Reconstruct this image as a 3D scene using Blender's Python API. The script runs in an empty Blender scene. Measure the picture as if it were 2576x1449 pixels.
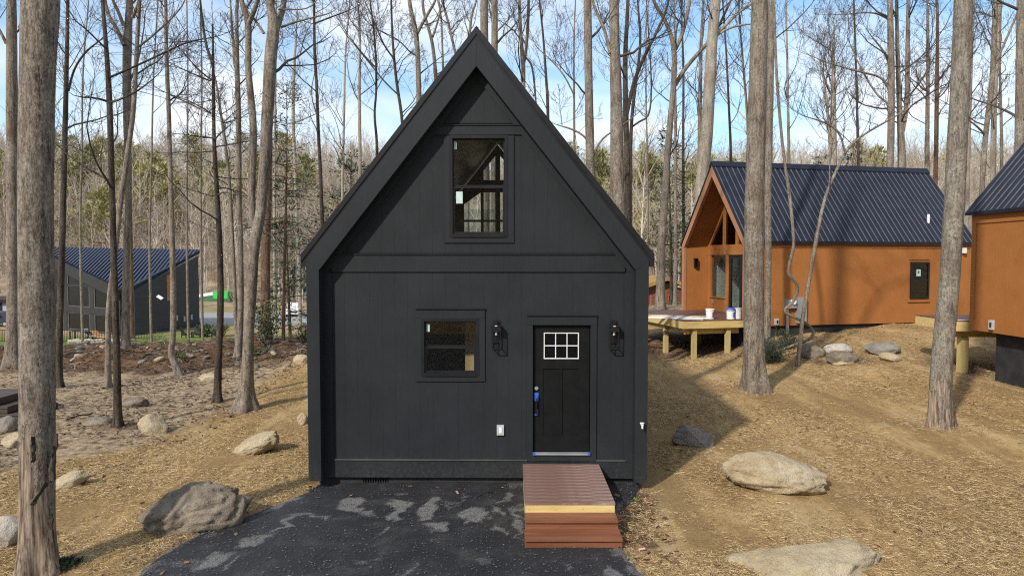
import bpy, math, random
import numpy as np
from mathutils import Vector

random.seed(7)
rng = np.random.default_rng(11)
S = bpy.context.scene
COL = S.collection
R = math.radians

# ------------------------------------------------------------------ camera
F = 1717.0; UC, VC = 1288.0, 724.5; PITCH = R(2.4); CAMZ = 3.72
cd = bpy.data.cameras.new('camera'); cam = bpy.data.objects.new('camera', cd); COL.objects.link(cam)
cam.location = (0, 0, CAMZ); cam.rotation_euler = (R(90) - PITCH, 0, 0)
cd.sensor_width = 36; cd.lens = 36 * F / 2576; cd.clip_start = 0.1; cd.clip_end = 3000
S.camera = cam

# ------------------------------------------------------------------ sky, sun, exposure
SUN_AZ = R(37); SUN_EL = R(36)          # sun stands behind the camera, to its left
w = bpy.data.worlds.new('World'); S.world = w; w.use_nodes = True
nt = w.node_tree; nt.nodes.clear()
def N(t, **k):
    n = nt.nodes.new(t)
    for a, b in k.items(): setattr(n, a, b)
    return n
sky = N('ShaderNodeTexSky', sky_type='NISHITA', sun_disc=False)
sky.sun_elevation = SUN_EL; sky.sun_rotation = R(180) + SUN_AZ
sky.air_density = 1.0; sky.dust_density = 0.6; sky.ozone_density = 2.0
hsv = N('ShaderNodeHueSaturation'); hsv.inputs['Saturation'].default_value = 1.3; hsv.inputs['Hue'].default_value = 0.492
nt.links.new(sky.outputs[0], hsv.inputs['Color'])
b1 = N('ShaderNodeBackground'); b1.inputs[1].default_value = 0.16
nt.links.new(hsv.outputs[0], b1.inputs[0])
tc = N('ShaderNodeTexCoord'); sep = N('ShaderNodeSeparateXYZ'); nt.links.new(tc.outputs['Generated'], sep.inputs[0])
add = N('ShaderNodeMath', operation='ADD'); nt.links.new(sep.outputs[2], add.inputs[0]); add.inputs[1].default_value = 0.22
mx = N('ShaderNodeMath', operation='MAXIMUM'); nt.links.new(add.outputs[0], mx.inputs[0]); mx.inputs[1].default_value = 0.05
dx = N('ShaderNodeMath', operation='DIVIDE'); nt.links.new(sep.outputs[0], dx.inputs[0]); nt.links.new(mx.outputs[0], dx.inputs[1])
dy = N('ShaderNodeMath', operation='DIVIDE'); nt.links.new(sep.outputs[1], dy.inputs[0]); nt.links.new(mx.outputs[0], dy.inputs[1])
cmb = N('ShaderNodeCombineXYZ'); nt.links.new(dx.outputs[0], cmb.inputs[0]); nt.links.new(dy.outputs[0], cmb.inputs[1])
cn = N('ShaderNodeTexNoise'); cn.inputs['Scale'].default_value = 1.15; cn.inputs['Detail'].default_value = 7; cn.inputs['Roughness'].default_value = 0.52
cn.inputs['Distortion'].default_value = 0.35
nt.links.new(cmb.outputs[0], cn.inputs['Vector'])
cr = N('ShaderNodeValToRGB'); cr.color_ramp.elements[0].position = 0.4; cr.color_ramp.elements[1].position = 0.62
cr.color_ramp.elements[0].color = (0.2, 0.2, 0.2, 1); cr.color_ramp.elements[1].color = (0.93, 0.93, 0.93, 1)
nt.links.new(cn.outputs[0], cr.inputs[0])
b2 = N('ShaderNodeBackground'); b2.inputs[0].default_value = (0.93, 0.96, 1, 1); b2.inputs[1].default_value = 0.9
ms = N('ShaderNodeMixShader'); nt.links.new(cr.outputs[0], ms.inputs[0]); nt.links.new(b1.outputs[0], ms.inputs[1]); nt.links.new(b2.outputs[0], ms.inputs[2])
wo = N('ShaderNodeOutputWorld'); nt.links.new(ms.outputs[0], wo.inputs[0])

sd = bpy.data.lights.new('sun', 'SUN'); sun = bpy.data.objects.new('sun', sd); COL.objects.link(sun)
sd.energy = 3.2; sd.angle = R(2.2); sd.color = (1, 0.93, 0.83)
sdir = Vector((math.sin(SUN_AZ) * math.cos(SUN_EL), math.cos(SUN_AZ) * math.cos(SUN_EL), -math.sin(SUN_EL)))
sun.rotation_euler = sdir.to_track_quat('-Z', 'Y').to_euler(); sun.location = (-20, -30, 40)
S.view_settings.view_transform = 'Standard'; S.view_settings.look = 'None'
S.view_settings.exposure = 0.42; S.view_settings.gamma = 1; S.view_settings.use_curve_mapping = False
S.render.engine = 'CYCLES'; S.cycles.max_bounces = 6; S.cycles.transparent_max_bounces = 12
S.cycles.use_denoising = False; S.cycles.filter_width = 1.15; S.cycles.sample_clamp_indirect = 1.5

# ------------------------------------------------------------------ helpers
def at(u, v, d):
    """pixel of the 2576-wide photograph at forward distance d -> world point"""
    cx = (u - UC) / F; cy = (VC - v) / F
    y = math.cos(PITCH) + cy * math.sin(PITCH); z = -math.sin(PITCH) + cy * math.cos(PITCH)
    return np.array((cx * d / y, d, CAMZ + z * d / y))
def px(wpx, d): return wpx * d / F

def mesh_np(name, V, Q=None, T=None, smooth=True):
    m = bpy.data.meshes.new(name)
    V = np.ascontiguousarray(V, dtype=np.float32)
    Q = np.zeros((0, 4), np.int32) if Q is None else np.asarray(Q, np.int32)
    T = np.zeros((0, 3), np.int32) if T is None else np.asarray(T, np.int32)
    nl = Q.size + T.size
    m.vertices.add(len(V)); m.vertices.foreach_set('co', V.ravel())
    m.loops.add(nl); m.loops.foreach_set('vertex_index', np.concatenate([Q.ravel(), T.ravel()]).astype(np.int32))
    m.polygons.add(len(Q) + len(T))
    st = np.concatenate([np.arange(len(Q)) * 4, Q.size + np.arange(len(T)) * 3]).astype(np.int32)
    m.polygons.foreach_set('loop_start', st)
    m.update(calc_edges=True)
    m.polygons.foreach_set('use_smooth', np.full(len(Q) + len(T), smooth))
    return m

def link(name, mesh, mat=None, parent=None, loc=None):
    o = bpy.data.objects.new(name, mesh); COL.objects.link(o)
    if mat is not None and mesh is not None and len(mesh.materials) == 0: mesh.materials.append(mat)
    if parent is not None: o.parent = parent
    if loc is not None: o.location = loc
    return o
def tag(o, label, cat, group=None):
    o['label'] = label; o['category'] = cat
    if group: o['group'] = group
    return o
def thing(name, label, cat, loc=(0, 0, 0), rz=0, group=None):
    o = bpy.data.objects.new(name, None); COL.objects.link(o); o.location = loc; o.rotation_euler = (0, 0, rz)
    o.empty_display_size = 0.2
    return tag(o, label, cat, group)
def kind(o, k): o['kind'] = k; return o

class MB:
    """hard-surface mesh collector"""
    def __init__(s): s.v = []; s.f = []
    def poly(s, pts):
        b = len(s.v); s.v += [tuple(p) for p in pts]; s.f.append(tuple(range(b, b + len(pts))))
        return s
    def box(s, x0, x1, y0, y1, z0, z1):
        if x0 > x1: x0, x1 = x1, x0
        if y0 > y1: y0, y1 = y1, y0
        if z0 > z1: z0, z1 = z1, z0
        b = len(s.v)
        s.v += [(x0, y0, z0), (x1, y0, z0), (x1, y1, z0), (x0, y1, z0), (x0, y0, z1), (x1, y0, z1), (x1, y1, z1), (x0, y1, z1)]
        s.f += [tuple(b + i for i in q) for q in ((0, 3, 2, 1), (4, 5, 6, 7), (0, 1, 5, 4), (1, 2, 6, 5), (2, 3, 7, 6), (3, 0, 4, 7))]
        return s
    def prism(s, poly, y0, y1, axis='y'):
        """poly of (x,z) extruded along y, or of (y,z) along x when axis is x, or (x,y) along z"""
        a = sum(poly[i][0] * poly[(i + 1) % len(poly)][1] - poly[(i + 1) % len(poly)][0] * poly[i][1] for i in range(len(poly)))
        if a < 0: poly = poly[::-1]
        n = len(poly); b = len(s.v)
        def P(p, t):
            return (p[0], t, p[1]) if axis == 'y' else ((t, p[0], p[1]) if axis == 'x' else (p[0], p[1], t))
        s.v += [P(p, y0) for p in poly] + [P(p, y1) for p in poly]
        fr = tuple(b + i for i in range(n)); bk = tuple(b + n + n - 1 - i for i in range(n))
        sides = [(b + i, b + n + i, b + n + (i + 1) % n, b + (i + 1) % n) for i in range(n)]
        if axis == 'y': s.f += [fr, bk] + sides
        else: s.f += [fr[::-1], bk[::-1]] + [q[::-1] for q in sides]
        return s
    def cyl(s, c, r0, r1, h, n=16, axis='z', cap=True):
        b = len(s.v)
        for k, (r, t) in enumerate(((r0, 0), (r1, h))):
            for i in range(n):
                a = 2 * math.pi * i / n; p, q = r * math.cos(a), r * math.sin(a)
                s.v.append((c[0] + p, c[1] + q, c[2] + t) if axis == 'z' else ((c[0] + p, c[1] + t, c[2] + q) if axis == 'y' else (c[0] + t, c[1] + p, c[2] + q)))
        s.f += [(b + i, b + (i + 1) % n, b + n + (i + 1) % n, b + n + i) for i in range(n)]
        if cap: s.f += [tuple(b + n - 1 - i for i in range(n)), tuple(b + n + i for i in range(n))]
        return s
    def mesh(s, name, bevel=0):
        m = bpy.data.meshes.new(name); m.from_pydata(s.v, [], s.f); m.update(); return m
    def part(s, name, mat, parent=None, loc=None): return link(name, s.mesh(name), mat, parent, loc)
def bx(name, mat, parent, *a, loc=None): return MB().box(*a).part(name, mat, parent, loc)

# vectorised value noise
_P = rng.random((4096,)).astype(np.float64)
def vn(x, y, seed=0):
    xi = np.floor(x).astype(np.int64); yi = np.floor(y).astype(np.int64); fx = x - xi; fy = y - yi
    fx = fx * fx * (3 - 2 * fx); fy = fy * fy * (3 - 2 * fy)
    h = lambda a, b: _P[(a * 73856093 ^ b * 19349663 ^ (seed * 83492791 + 977)) & 4095]
    return (h(xi, yi) * (1 - fx) + h(xi + 1, yi) * fx) * (1 - fy) + (h(xi, yi + 1) * (1 - fx) + h(xi + 1, yi + 1) * fx) * fy
def fbm(x, y, seed=0, o=4):
    s = 0; a = 0.5
    for i in range(o): s = s + a * vn(x * 2 ** i, y * 2 ** i, seed + i); a *= 0.5
    return s
def sstep(a, b, x): t = np.clip((np.asarray(x, float) - a) / (b - a), 0, 1); return t * t * (3 - 2 * t)

# ------------------------------------------------------------------ materials
class NT:
    def __init__(s, name):
        s.m = bpy.data.materials.new(name); s.m.use_nodes = True; s.t = s.m.node_tree; s.t.nodes.clear()
        s.out = s.n('ShaderNodeOutputMaterial'); s.b = s.n('ShaderNodeBsdfPrincipled'); s.l(s.b.outputs[0], s.out.inputs[0])
        s.tc = s.n('ShaderNodeTexCoord')
    def n(s, t, **k):
        x = s.t.nodes.new(t)
        for a, b in k.items(): setattr(x, a, b)
        return x
    def l(s, a, b): s.t.links.new(a, b)
    def noise(s, scale, detail=4, rough=0.55, stretch=None, co='Object', dist=0):
        x = s.n('ShaderNodeTexNoise'); x.inputs['Scale'].default_value = scale; x.inputs['Detail'].default_value = detail
        x.inputs['Roughness'].default_value = rough; x.inputs['Distortion'].default_value = dist
        src = s.tc.outputs[co]
        if stretch:
            mp = s.n('ShaderNodeMapping'); mp.inputs['Scale'].default_value = stretch; s.l(src, mp.inputs[0]); src = mp.outputs[0]
        s.l(src, x.inputs['Vector']); return x.outputs[0]
    def ramp(s, fac, stops):
        r = s.n('ShaderNodeValToRGB'); e = r.color_ramp.elements
        while len(e) < len(stops): e.new(0.5)
        for i, (p, c) in enumerate(stops):
            e[i].position = p; e[i].color = (*c, 1) if hasattr(c, '__len__') else (c, c, c, 1)
        s.l(fac, r.inputs[0]); return r.outputs[0]
    def mix(s, f, a, b, blend='MIX'):
        x = s.n('ShaderNodeMix', data_type='RGBA', blend_type=blend)
        if hasattr(f, 'links'): s.l(f, x.inputs[0])
        else: x.inputs[0].default_value = f
        for i, c in ((6, a), (7, b)):
            if hasattr(c, 'links'): s.l(c, x.inputs[i])
            else: x.inputs[i].default_value = (*c, 1)
        return x.outputs[2]
    def math(s, op, a, b=0.0):
        x = s.n('ShaderNodeMath', operation=op)
        for i, c in ((0, a), (1, b)):
            if hasattr(c, 'links'): s.l(c, x.inputs[i])
            else: x.inputs[i].default_value = c
        return x.outputs[0]
    def col(s, c): s.l(c, s.b.inputs['Base Color'])
    def bump(s, h, strength=0.4, dist=0.02):
        x = s.n('ShaderNodeBump'); x.inputs['Strength'].default_value = strength; x.inputs['Distance'].default_value = dist
        s.l(h, x.inputs['Height']); s.l(x.outputs[0], s.b.inputs['Normal'])
    def set(s, **k):
        for a, b in k.items(): s.b.inputs[a.replace('_', ' ')].default_value = b
        return s
    def attr(s, name): x = s.n('ShaderNodeAttribute', attribute_name=name); return x.outputs['Fac']
    def objrand(s): x = s.n('ShaderNodeObjectInfo'); return x.outputs['Random']

def M(name, c1, c2, scale=4, rough=0.7, bump=0, bscale=40, metallic=0, stretch=None, spec=0.5, lo=0.35, hi=0.68, dist=0.01):
    t = NT(name); f = t.noise(scale, 5, 0.6, stretch)
    t.col(t.ramp(f, [(lo, c1), (hi, c2)])); t.set(Roughness=rough, Metallic=metallic); t.b.inputs['Specular IOR Level'].default_value = spec
    if bump: t.bump(t.noise(bscale, 4, 0.6, stretch), bump, dist)
    return t.m

def painted_siding(name, c1, c2, spots=None, rough=0.62):
    """painted wood panel: faint cloudy wear, fine grain, a few pale paint specks"""
    t = NT(name); f = t.noise(1.3, 5, 0.6); g = t.noise(60, 3, 0.6, (1, 1, 0.08))
    c = t.ramp(f, [(0.3, c1), (0.72, c2)])
    c = t.mix(0.25, c, t.ramp(g, [(0.3, tuple(x * 0.75 for x in c1)), (0.7, tuple(x * 1.25 for x in c2))]))
    if spots:
        v = t.n('ShaderNodeTexVoronoi'); v.inputs['Scale'].default_value = 9; t.l(t.tc.outputs['Object'], v.inputs['Vector'])
        m = t.ramp(v.outputs['Distance'], [(0.02, 1.0), (0.04, 0.0)])
        k = t.math('MULTIPLY', m, t.ramp(t.noise(2.2, 3), [(0.56, 0.0), (0.66, 0.6)]))
        c = t.mix(k, c, spots)
    zz = t.n('ShaderNodeSeparateXYZ'); t.l(t.tc.outputs['Object'], zz.inputs[0])
    if spots:
        lowm = t.ramp(t.math('ADD', zz.outputs[2], t.math('MULTIPLY', t.math('SUBTRACT', t.noise(3.5, 5, 0.7), 0.5), 0.9)), [(0.1, 0.55), (0.62, 0.0)])
        c = t.mix(t.math('MULTIPLY', lowm, t.ramp(t.noise(18, 5, 0.7), [(0.42, 0.0), (0.7, 0.75)])), c, (0.09, 0.083, 0.075))
        c = t.mix(t.ramp(t.noise(0.8, 4, 0.6, (1.4, 1, 0.5)), [(0.5, 0.0), (0.75, 0.35)]), c, tuple(x * 0.5 for x in c1))
    t.b.inputs['Specular IOR Level'].default_value = 0.22
    t.col(c); t.set(Roughness=rough); t.bump(g, 0.15, 0.004); return t.m

mt = {}
mt['black'] = painted_siding('black_paint', (0.0135, 0.017, 0.0192), (0.0225, 0.0265, 0.0293), (0.22, 0.22, 0.21))
mt['trimblack'] = painted_siding('black_trim_paint', (0.0155, 0.019, 0.0212), (0.023, 0.0268, 0.03), (0.28, 0.28, 0.27), 0.5)
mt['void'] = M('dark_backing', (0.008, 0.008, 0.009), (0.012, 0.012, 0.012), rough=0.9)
mt['found'] = M('black_foundation', (0.012, 0.013, 0.015), (0.03, 0.03, 0.032), 3, 0.8, 0.3, 60)
mt['doorblk'] = M('black_door', (0.006, 0.0065, 0.007), (0.01, 0.0105, 0.011), 6, 0.55, 0.1, 50, spec=0.15)
mt['metalblk'] = M('black_metal', (0.006, 0.007, 0.009), (0.012, 0.013, 0.016), 3, 0.35)
mt['roofnavy'] = M('navy_metal_roof', (0.0125, 0.0155, 0.028), (0.02, 0.0245, 0.042), 2, 0.5, 0.1, 5, spec=0.2)
mt['ribnavy'] = M('highlight_tinted_rib', (0.09, 0.09, 0.1), (0.16, 0.155, 0.155), 2, 0.5, spec=0.25)  # paler than the roof: sun highlights along the ribs put into the colour
mt['ribfar'] = M('navy_rib', (0.03, 0.036, 0.07), (0.045, 0.05, 0.09), 2, 0.35)
mt['white'] = M('white_plastic', (0.7, 0.71, 0.7), (0.82, 0.82, 0.8), 5, 0.45)
mt['greyplastic'] = M('grey_plastic', (0.38, 0.39, 0.4), (0.5, 0.5, 0.5), 5, 0.5)
mt['steel'] = M('grey_metal', (0.32, 0.34, 0.35), (0.42, 0.43, 0.44), 4, 0.4, metallic=0.4)
mt['blue'] = M('blue_tape', (0.02, 0.09, 0.45), (0.03, 0.13, 0.6), 8, 0.6)
mt['sticker'] = M('pale_sticker', (0.45, 0.6, 0.57), (0.55, 0.7, 0.66), 8, 0.6)
mt['orange'] = painted_siding('orange_stain', (0.31, 0.117, 0.03), (0.385, 0.154, 0.045), None, 0.75)
mt['orangetrim'] = painted_siding('orange_trim', (0.31, 0.12, 0.034), (0.375, 0.152, 0.046), None, 0.7)
mt['orangelite'] = painted_siding('pinkish_orange_fascia', (0.34, 0.16, 0.085), (0.4, 0.2, 0.11), None, 0.7)
mt['pine'] = M('treated_pine', (0.5, 0.36, 0.13), (0.66, 0.5, 0.22), 3, 0.7, 0.15, 30, stretch=(0.4, 4, 4))
mt['pineup'] = M('treated_pine_post', (0.42, 0.33, 0.13), (0.56, 0.45, 0.2), 3, 0.7, 0.15, 30, stretch=(4, 4, 0.4))
mt['comp'] = M('red_brown_step', (0.15, 0.055, 0.026), (0.24, 0.095, 0.048), 4, 0.5, 0.1, 40, stretch=(0.3, 3, 3))
def deckmat():
    t = NT('worn_red_deck'); f = t.noise(2.6, 6, 0.65, (0.5, 2.2, 1)); g = t.noise(40, 3, 0.6, (0.05, 1, 1))
    c = t.ramp(f, [(0.36, (0.125, 0.058, 0.042)), (0.5, (0.21, 0.12, 0.092)), (0.64, (0.38, 0.31, 0.265))])
    t.col(t.mix(0.2, c, t.ramp(g, [(0.3, (0.06, 0.03, 0.025)), (0.7, (0.3, 0.2, 0.17))]))); t.set(Roughness=0.65); t.bump(g, 0.2, 0.004); return t.m
mt['deck'] = deckmat()
mt['deckdark'] = M('brown_deck', (0.1, 0.045, 0.035), (0.16, 0.08, 0.06), 4, 0.6, stretch=(0.5, 3, 1))
mt['tanwood'] = M('tan_plywood', (0.42, 0.25, 0.1), (0.55, 0.36, 0.17), 3, 0.7, stretch=(3, 3, 0.3))
mt['intgrey'] = M('grey_interior', (0.16, 0.145, 0.125), (0.22, 0.2, 0.175), 3, 0.8)
mt['curtain'] = M('pale_drywall', (0.55, 0.56, 0.5), (0.65, 0.65, 0.6), 2, 0.9)
mt['lampglass'] = M('smoked_lamp_glass', (0.008, 0.009, 0.01), (0.016, 0.016, 0.016), 3, 0.2, spec=0.2)
mt['bulb'] = M('lamp_socket', (0.5, 0.5, 0.48), (0.6, 0.6, 0.58), 3, 0.4)
mt['housegrey'] = M('charcoal_board', (0.024, 0.025, 0.028), (0.038, 0.04, 0.043), 1, 0.65, stretch=(0.3, 0.3, 6))
mt['trimgrey'] = M('warm_grey_trim', (0.015, 0.015, 0.0145), (0.024, 0.0235, 0.022), 2, 0.7)
mt['steeltrim'] = M('grey_window_trim', (0.06, 0.06, 0.058), (0.09, 0.09, 0.085), 2, 0.6)
mt['palegrey'] = M('pale_grey_board', (0.3, 0.3, 0.3), (0.4, 0.4, 0.4), 1, 0.8, stretch=(4, 4, 0.3))
mt['log'] = M('brown_log', (0.13, 0.05, 0.028), (0.2, 0.085, 0.05), 3, 0.75, 0.3, 20, stretch=(0.5, 4, 4))
mt['redtrim'] = M('red_paint', (0.33, 0.06, 0.035), (0.42, 0.09, 0.05), 3, 0.6)
mt['rustroof'] = M('rusty_roof', (0.26, 0.12, 0.03), (0.4, 0.22, 0.06), 2, 0.8)
mt['rubber'] = M('rubber', (0.012, 0.012, 0.012), (0.02, 0.02, 0.02), 5, 0.85)
mt['carwhite'] = M('white_car_paint', (0.72, 0.73, 0.74), (0.8, 0.8, 0.8), 1, 0.25)
mt['cardark'] = M('dark_blue_car_paint', (0.02, 0.03, 0.05), (0.03, 0.045, 0.07), 1, 0.25)
mt['red'] = M('red_plastic', (0.5, 0.03, 0.02), (0.6, 0.05, 0.03), 3, 0.5)
mt['green'] = M('bright_green_tarp', (0.03, 0.42, 0.06), (0.05, 0.55, 0.1), 2, 0.6)
mt['dkgreen'] = M('dark_green_panel', (0.03, 0.12, 0.05), (0.05, 0.17, 0.07), 2, 0.6)
mt['loungeorange'] = M('orange_lounger', (0.6, 0.25, 0.08), (0.7, 0.33, 0.12), 3, 0.7)
mt['lightwood'] = M('pale_bare_wood', (0.52, 0.43, 0.31), (0.66, 0.57, 0.44), 4, 0.75, 0.2, 30, stretch=(5, 5, 0.5))

def glassmat(name, tint=(0.85, 0.9, 0.9), rough=0.0, boost=0.0):
    t = NT(name); tr = t.n('ShaderNodeBsdfTransparent'); tr.inputs[0].default_value = (*tint, 1)
    gl = t.n('ShaderNodeBsdfGlossy'); gl.inputs['Roughness'].default_value = rough; gl.inputs[0].default_value = (1, 1, 1, 1)
    fr = t.n('ShaderNodeFresnel'); fr.inputs[0].default_value = 1.5
    gm_ = t.n('ShaderNodeNewGeometry'); ad = t.math('MULTIPLY', t.math('ADD', fr.outputs[0], boost), t.math('SUBTRACT', 1.0, gm_.outputs['Backfacing'])); mxs = t.n('ShaderNodeMixShader')
    t.l(ad, mxs.inputs[0]); t.l(tr.outputs[0], mxs.inputs[1]); t.l(gl.outputs[0], mxs.inputs[2]); t.l(mxs.outputs[0], t.out.inputs[0]); return t.m
mt['glass'] = glassmat('window_glass')
mt['glassdark'] = glassmat('tinted_window_glass', (0.35, 0.36, 0.36), 0.02, 0.02)

def bark(name, dark, light, lichen, k=1.0, scar=None, lich=0.5):
    t = NT(name)
    n1 = t.noise(9 * k, 5, 0.65, (1, 1, 0.16)); n2 = t.noise(34 * k, 4, 0.7, (1, 1, 0.28)); n3 = t.noise(2.0, 4, 0.6, (1, 1, 0.6)); n4 = t.noise(14, 4, 0.7)
    h = t.math('ADD', t.math('MULTIPLY', n1, 0.65), t.math('MULTIPLY', n2, 0.45))
    c = t.ramp(h, [(0.44, dark), (0.54, tuple(a * 0.55 + b * 0.45 for a, b in zip(dark, light))), (0.7, light)])
    lm = t.math('MULTIPLY', t.ramp(n3, [(lich - 0.06, 0.0), (lich + 0.12, 1.0)]), t.ramp(n4, [(0.42, 0.0), (0.6, 0.75)]))
    c = t.mix(lm, c, lichen)
    c = t.mix(t.ramp(t.noise(38, 5, 0.75, (1, 1, 0.55)), [(0.4, 0.55), (0.5, 0.0)]), c, tuple(x * 0.8 for x in dark))
    c = t.mix(t.ramp(t.noise(26, 5, 0.75, (1, 1, 0.6)), [(0.55, 0.0), (0.64, 0.5)]), c, tuple(min(1, x * 1.35) for x in light))
    pm = t.ramp(t.noise(1.1, 3, 0.6), [(0.5, 0.0), (0.68, 0.55)])
    c = t.mix(pm, c, tuple(x * y for x, y in zip(dark, (1.5, 1.15, 0.9))))
    if scar:
        z = t.n('ShaderNodeSeparateXYZ'); t.l(t.tc.outputs['Object'], z.inputs[0])
        zz = t.math('ADD', z.outputs[2], t.math('MULTIPLY', t.math('ADD', t.math('MULTIPLY', t.math('SUBTRACT', t.noise(2.6, 4, 0.6, (1, 1, 0.3)), 0.5), 4.2), t.math('MULTIPLY', t.math('SUBTRACT', t.noise(11, 4, 0.7, (1, 1, 0.3)), 0.5), 1.3)), 1.0))
        m = t.ramp(t.math('SUBTRACT', scar, zz), [(0.0, 0.0), (0.06, 1.0)])
        wc = t.ramp(t.noise(22, 4, 0.7, (1, 1, 0.07)), [(0.36, (0.06, 0.042, 0.03)), (0.5, (0.22, 0.17, 0.125)), (0.66, (0.4, 0.33, 0.255))])
        c = t.mix(m, c, wc)
        h = t.mix(m, h, t.math('MULTIPLY', t.noise(22, 4, 0.7, (1, 1, 0.07)), 0.4))
    t.col(c); t.set(Roughness=0.9); t.b.inputs['Specular IOR Level'].default_value = 0.2
    t.bump(h, 1.0, 0.05 / k); return t.m
GREYL = (0.37, 0.345, 0.285)
mt['bark'] = bark('grey_brown_bark', (0.07, 0.055, 0.042), (0.34, 0.29, 0.23), GREYL, 2.0)
mt['barkbig'] = bark('furrowed_oak_bark', (0.045, 0.036, 0.028), (0.34, 0.29, 0.23), GREYL, 2.4, scar=1.1)
mt['barkscar'] = bark('peeling_bark', (0.07, 0.06, 0.048), (0.34, 0.305, 0.25), GREYL, 2.2, scar=0.55)
mt['barkdark'] = bark('dark_bark', (0.022, 0.017, 0.013), (0.115, 0.092, 0.07), (0.2, 0.2, 0.165), 1.2, lich=0.55)
mt['barkred'] = bark('reddish_brown_bark', (0.06, 0.033, 0.021), (0.23, 0.15, 0.1), (0.28, 0.26, 0.22), 1.1, lich=0.56)
mt['barkpale'] = bark('pale_bark', (0.17, 0.145, 0.115), (0.44, 0.385, 0.31), (0.48, 0.45, 0.39), 1.0)
mt['twig'] = M('dark_twig', (0.04, 0.033, 0.028), (0.1, 0.08, 0.066), 2, 0.9)
mt['twigmid'] = M('grey_brown_twig', (0.06, 0.048, 0.038), (0.16, 0.128, 0.1), 2, 0.9)
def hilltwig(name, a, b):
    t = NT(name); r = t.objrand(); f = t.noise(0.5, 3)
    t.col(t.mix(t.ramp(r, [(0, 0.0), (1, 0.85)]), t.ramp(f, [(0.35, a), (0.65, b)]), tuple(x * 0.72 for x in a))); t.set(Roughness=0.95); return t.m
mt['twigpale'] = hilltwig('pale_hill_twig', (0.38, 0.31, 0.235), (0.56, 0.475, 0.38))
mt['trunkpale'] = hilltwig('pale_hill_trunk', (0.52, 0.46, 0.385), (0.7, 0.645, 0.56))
def leafmat(name, a, b, rough=0.6, trans=0.25):
    t = NT(name); f = t.noise(3, 3); r = t.objrand()
    t.col(t.mix(t.ramp(r, [(0, 0.0), (1, 0.7)]), t.ramp(f, [(0.35, a), (0.65, b)]), tuple(0.5 * x + 0.3 * y for x, y in zip(a, b)))); t.set(Roughness=rough); return t.m
mt['hemlock'] = leafmat('dark_conifer_needles', (0.03, 0.045, 0.022), (0.075, 0.095, 0.04))
mt['pineneedle'] = leafmat('yellow_green_pine_needles', (0.27, 0.25, 0.075), (0.44, 0.39, 0.14))
mt['pineneedle2'] = leafmat('olive_pine_needles', (0.17, 0.175, 0.06), (0.3, 0.285, 0.1))
mt['shrub'] = leafmat('green_shrub_leaf', (0.04, 0.06, 0.018), (0.12, 0.14, 0.04))
mt['brightshrub'] = leafmat('bright_shrub_leaf', (0.1, 0.16, 0.03), (0.2, 0.26, 0.05))
mt['juniper'] = leafmat('juniper_needles', (0.02, 0.035, 0.018), (0.05, 0.075, 0.035))

def rockmat(name, a, b, c, stain=0.5):
    t = NT(name); n1 = t.noise(1.6, 6, 0.65, co='Object'); n2 = t.noise(9, 6, 0.7); n3 = t.noise(45, 4, 0.7)
    col = t.ramp(n1, [(0.33, a), (0.5, b), (0.68, c)])
    col = t.mix(t.ramp(n2, [(0.5, 0.0), (0.68, stain)]), col, tuple(x * 0.45 for x in a))
    col = t.mix(0.3, col, t.ramp(n3, [(0.3, tuple(x * 0.5 for x in b)), (0.7, tuple(min(1, x * 1.3) for x in b))]))
    t.col(col); t.set(Roughness=0.85); t.bump(t.math('ADD', n2, t.math('MULTIPLY', n3, 0.5)), 0.9, 0.06); return t.m
mt['rocktan'] = rockmat('tan_sandstone', (0.3, 0.215, 0.115), (0.47, 0.38, 0.235), (0.58, 0.51, 0.37), 0.4)
mt['rockgrey'] = rockmat('grey_stone', (0.15, 0.135, 0.11), (0.26, 0.238, 0.2), (0.38, 0.355, 0.31), 0.5)
mt['rockmoss'] = rockmat('lichen_covered_stone', (0.1, 0.078, 0.05), (0.22, 0.18, 0.13), (0.4, 0.345, 0.265), 0.75)
mt['rockpale'] = rockmat('pale_stone', (0.4, 0.36, 0.3), (0.52, 0.47, 0.4), (0.6, 0.56, 0.5), 0.5)

# ------------------------------------------------------------------ terrain
_cp = [(-3.4, 10.9, 0.0), (-0.5, 11, 0.04), (2.1, 11, 0.03), (-0.5, 8, 0.0), (1.5, 8, 0.0), (-3, 7, 0.0), (2.3, 7, 0.02), (-2, 16, 0.1), (1.8, 16, 0.15), (0, 4, 0.0), (-6, 4, -0.02), (7, 4, 0.0), (-0.5, 21, 0.3)]
for u, v, d in [(1700, 1200, 11.3), (1945, 1245, 10.3), (2010, 1460, 7.9), (2368, 1073, 13.5), (1900, 988, 17.2), (1690, 990, 17.9), (1745, 1128, 12.9),
                (1752, 903, 23.7), (1840, 886, 24.3), (1680, 885, 25.5), (1935, 850, 24.2), (2050, 838, 24.9), (2200, 815, 25.6), (2340, 806, 26.0),
                (2490, 935, 18.4), (2432, 915, 19.4), (2110, 905, 20.5), (2560, 1449, 7.9), (2560, 1200, 11.0), (2570, 1000, 15.4), (2200, 1000, 16.4),
                (1660, 778, 34), (95, 1450, 8.1), (0, 1300, 9.9), (230, 1240, 10.8), (390, 1100, 14.3), (760, 925, 21.5), (619, 1035, 16.6), (546, 1011, 17.7),
                (297, 1073, 15.1), (148, 974, 19.8), (450, 945, 22), (350, 937, 22.8), (400, 862, 26.5), (200, 868, 26.8), (700, 858, 27), (20, 882, 26.2), (32, 928, 23), (600, 930, 22.6), (740, 900, 23.5)]:
    p = at(u, v, d); _cp.append(tuple(p))
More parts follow.
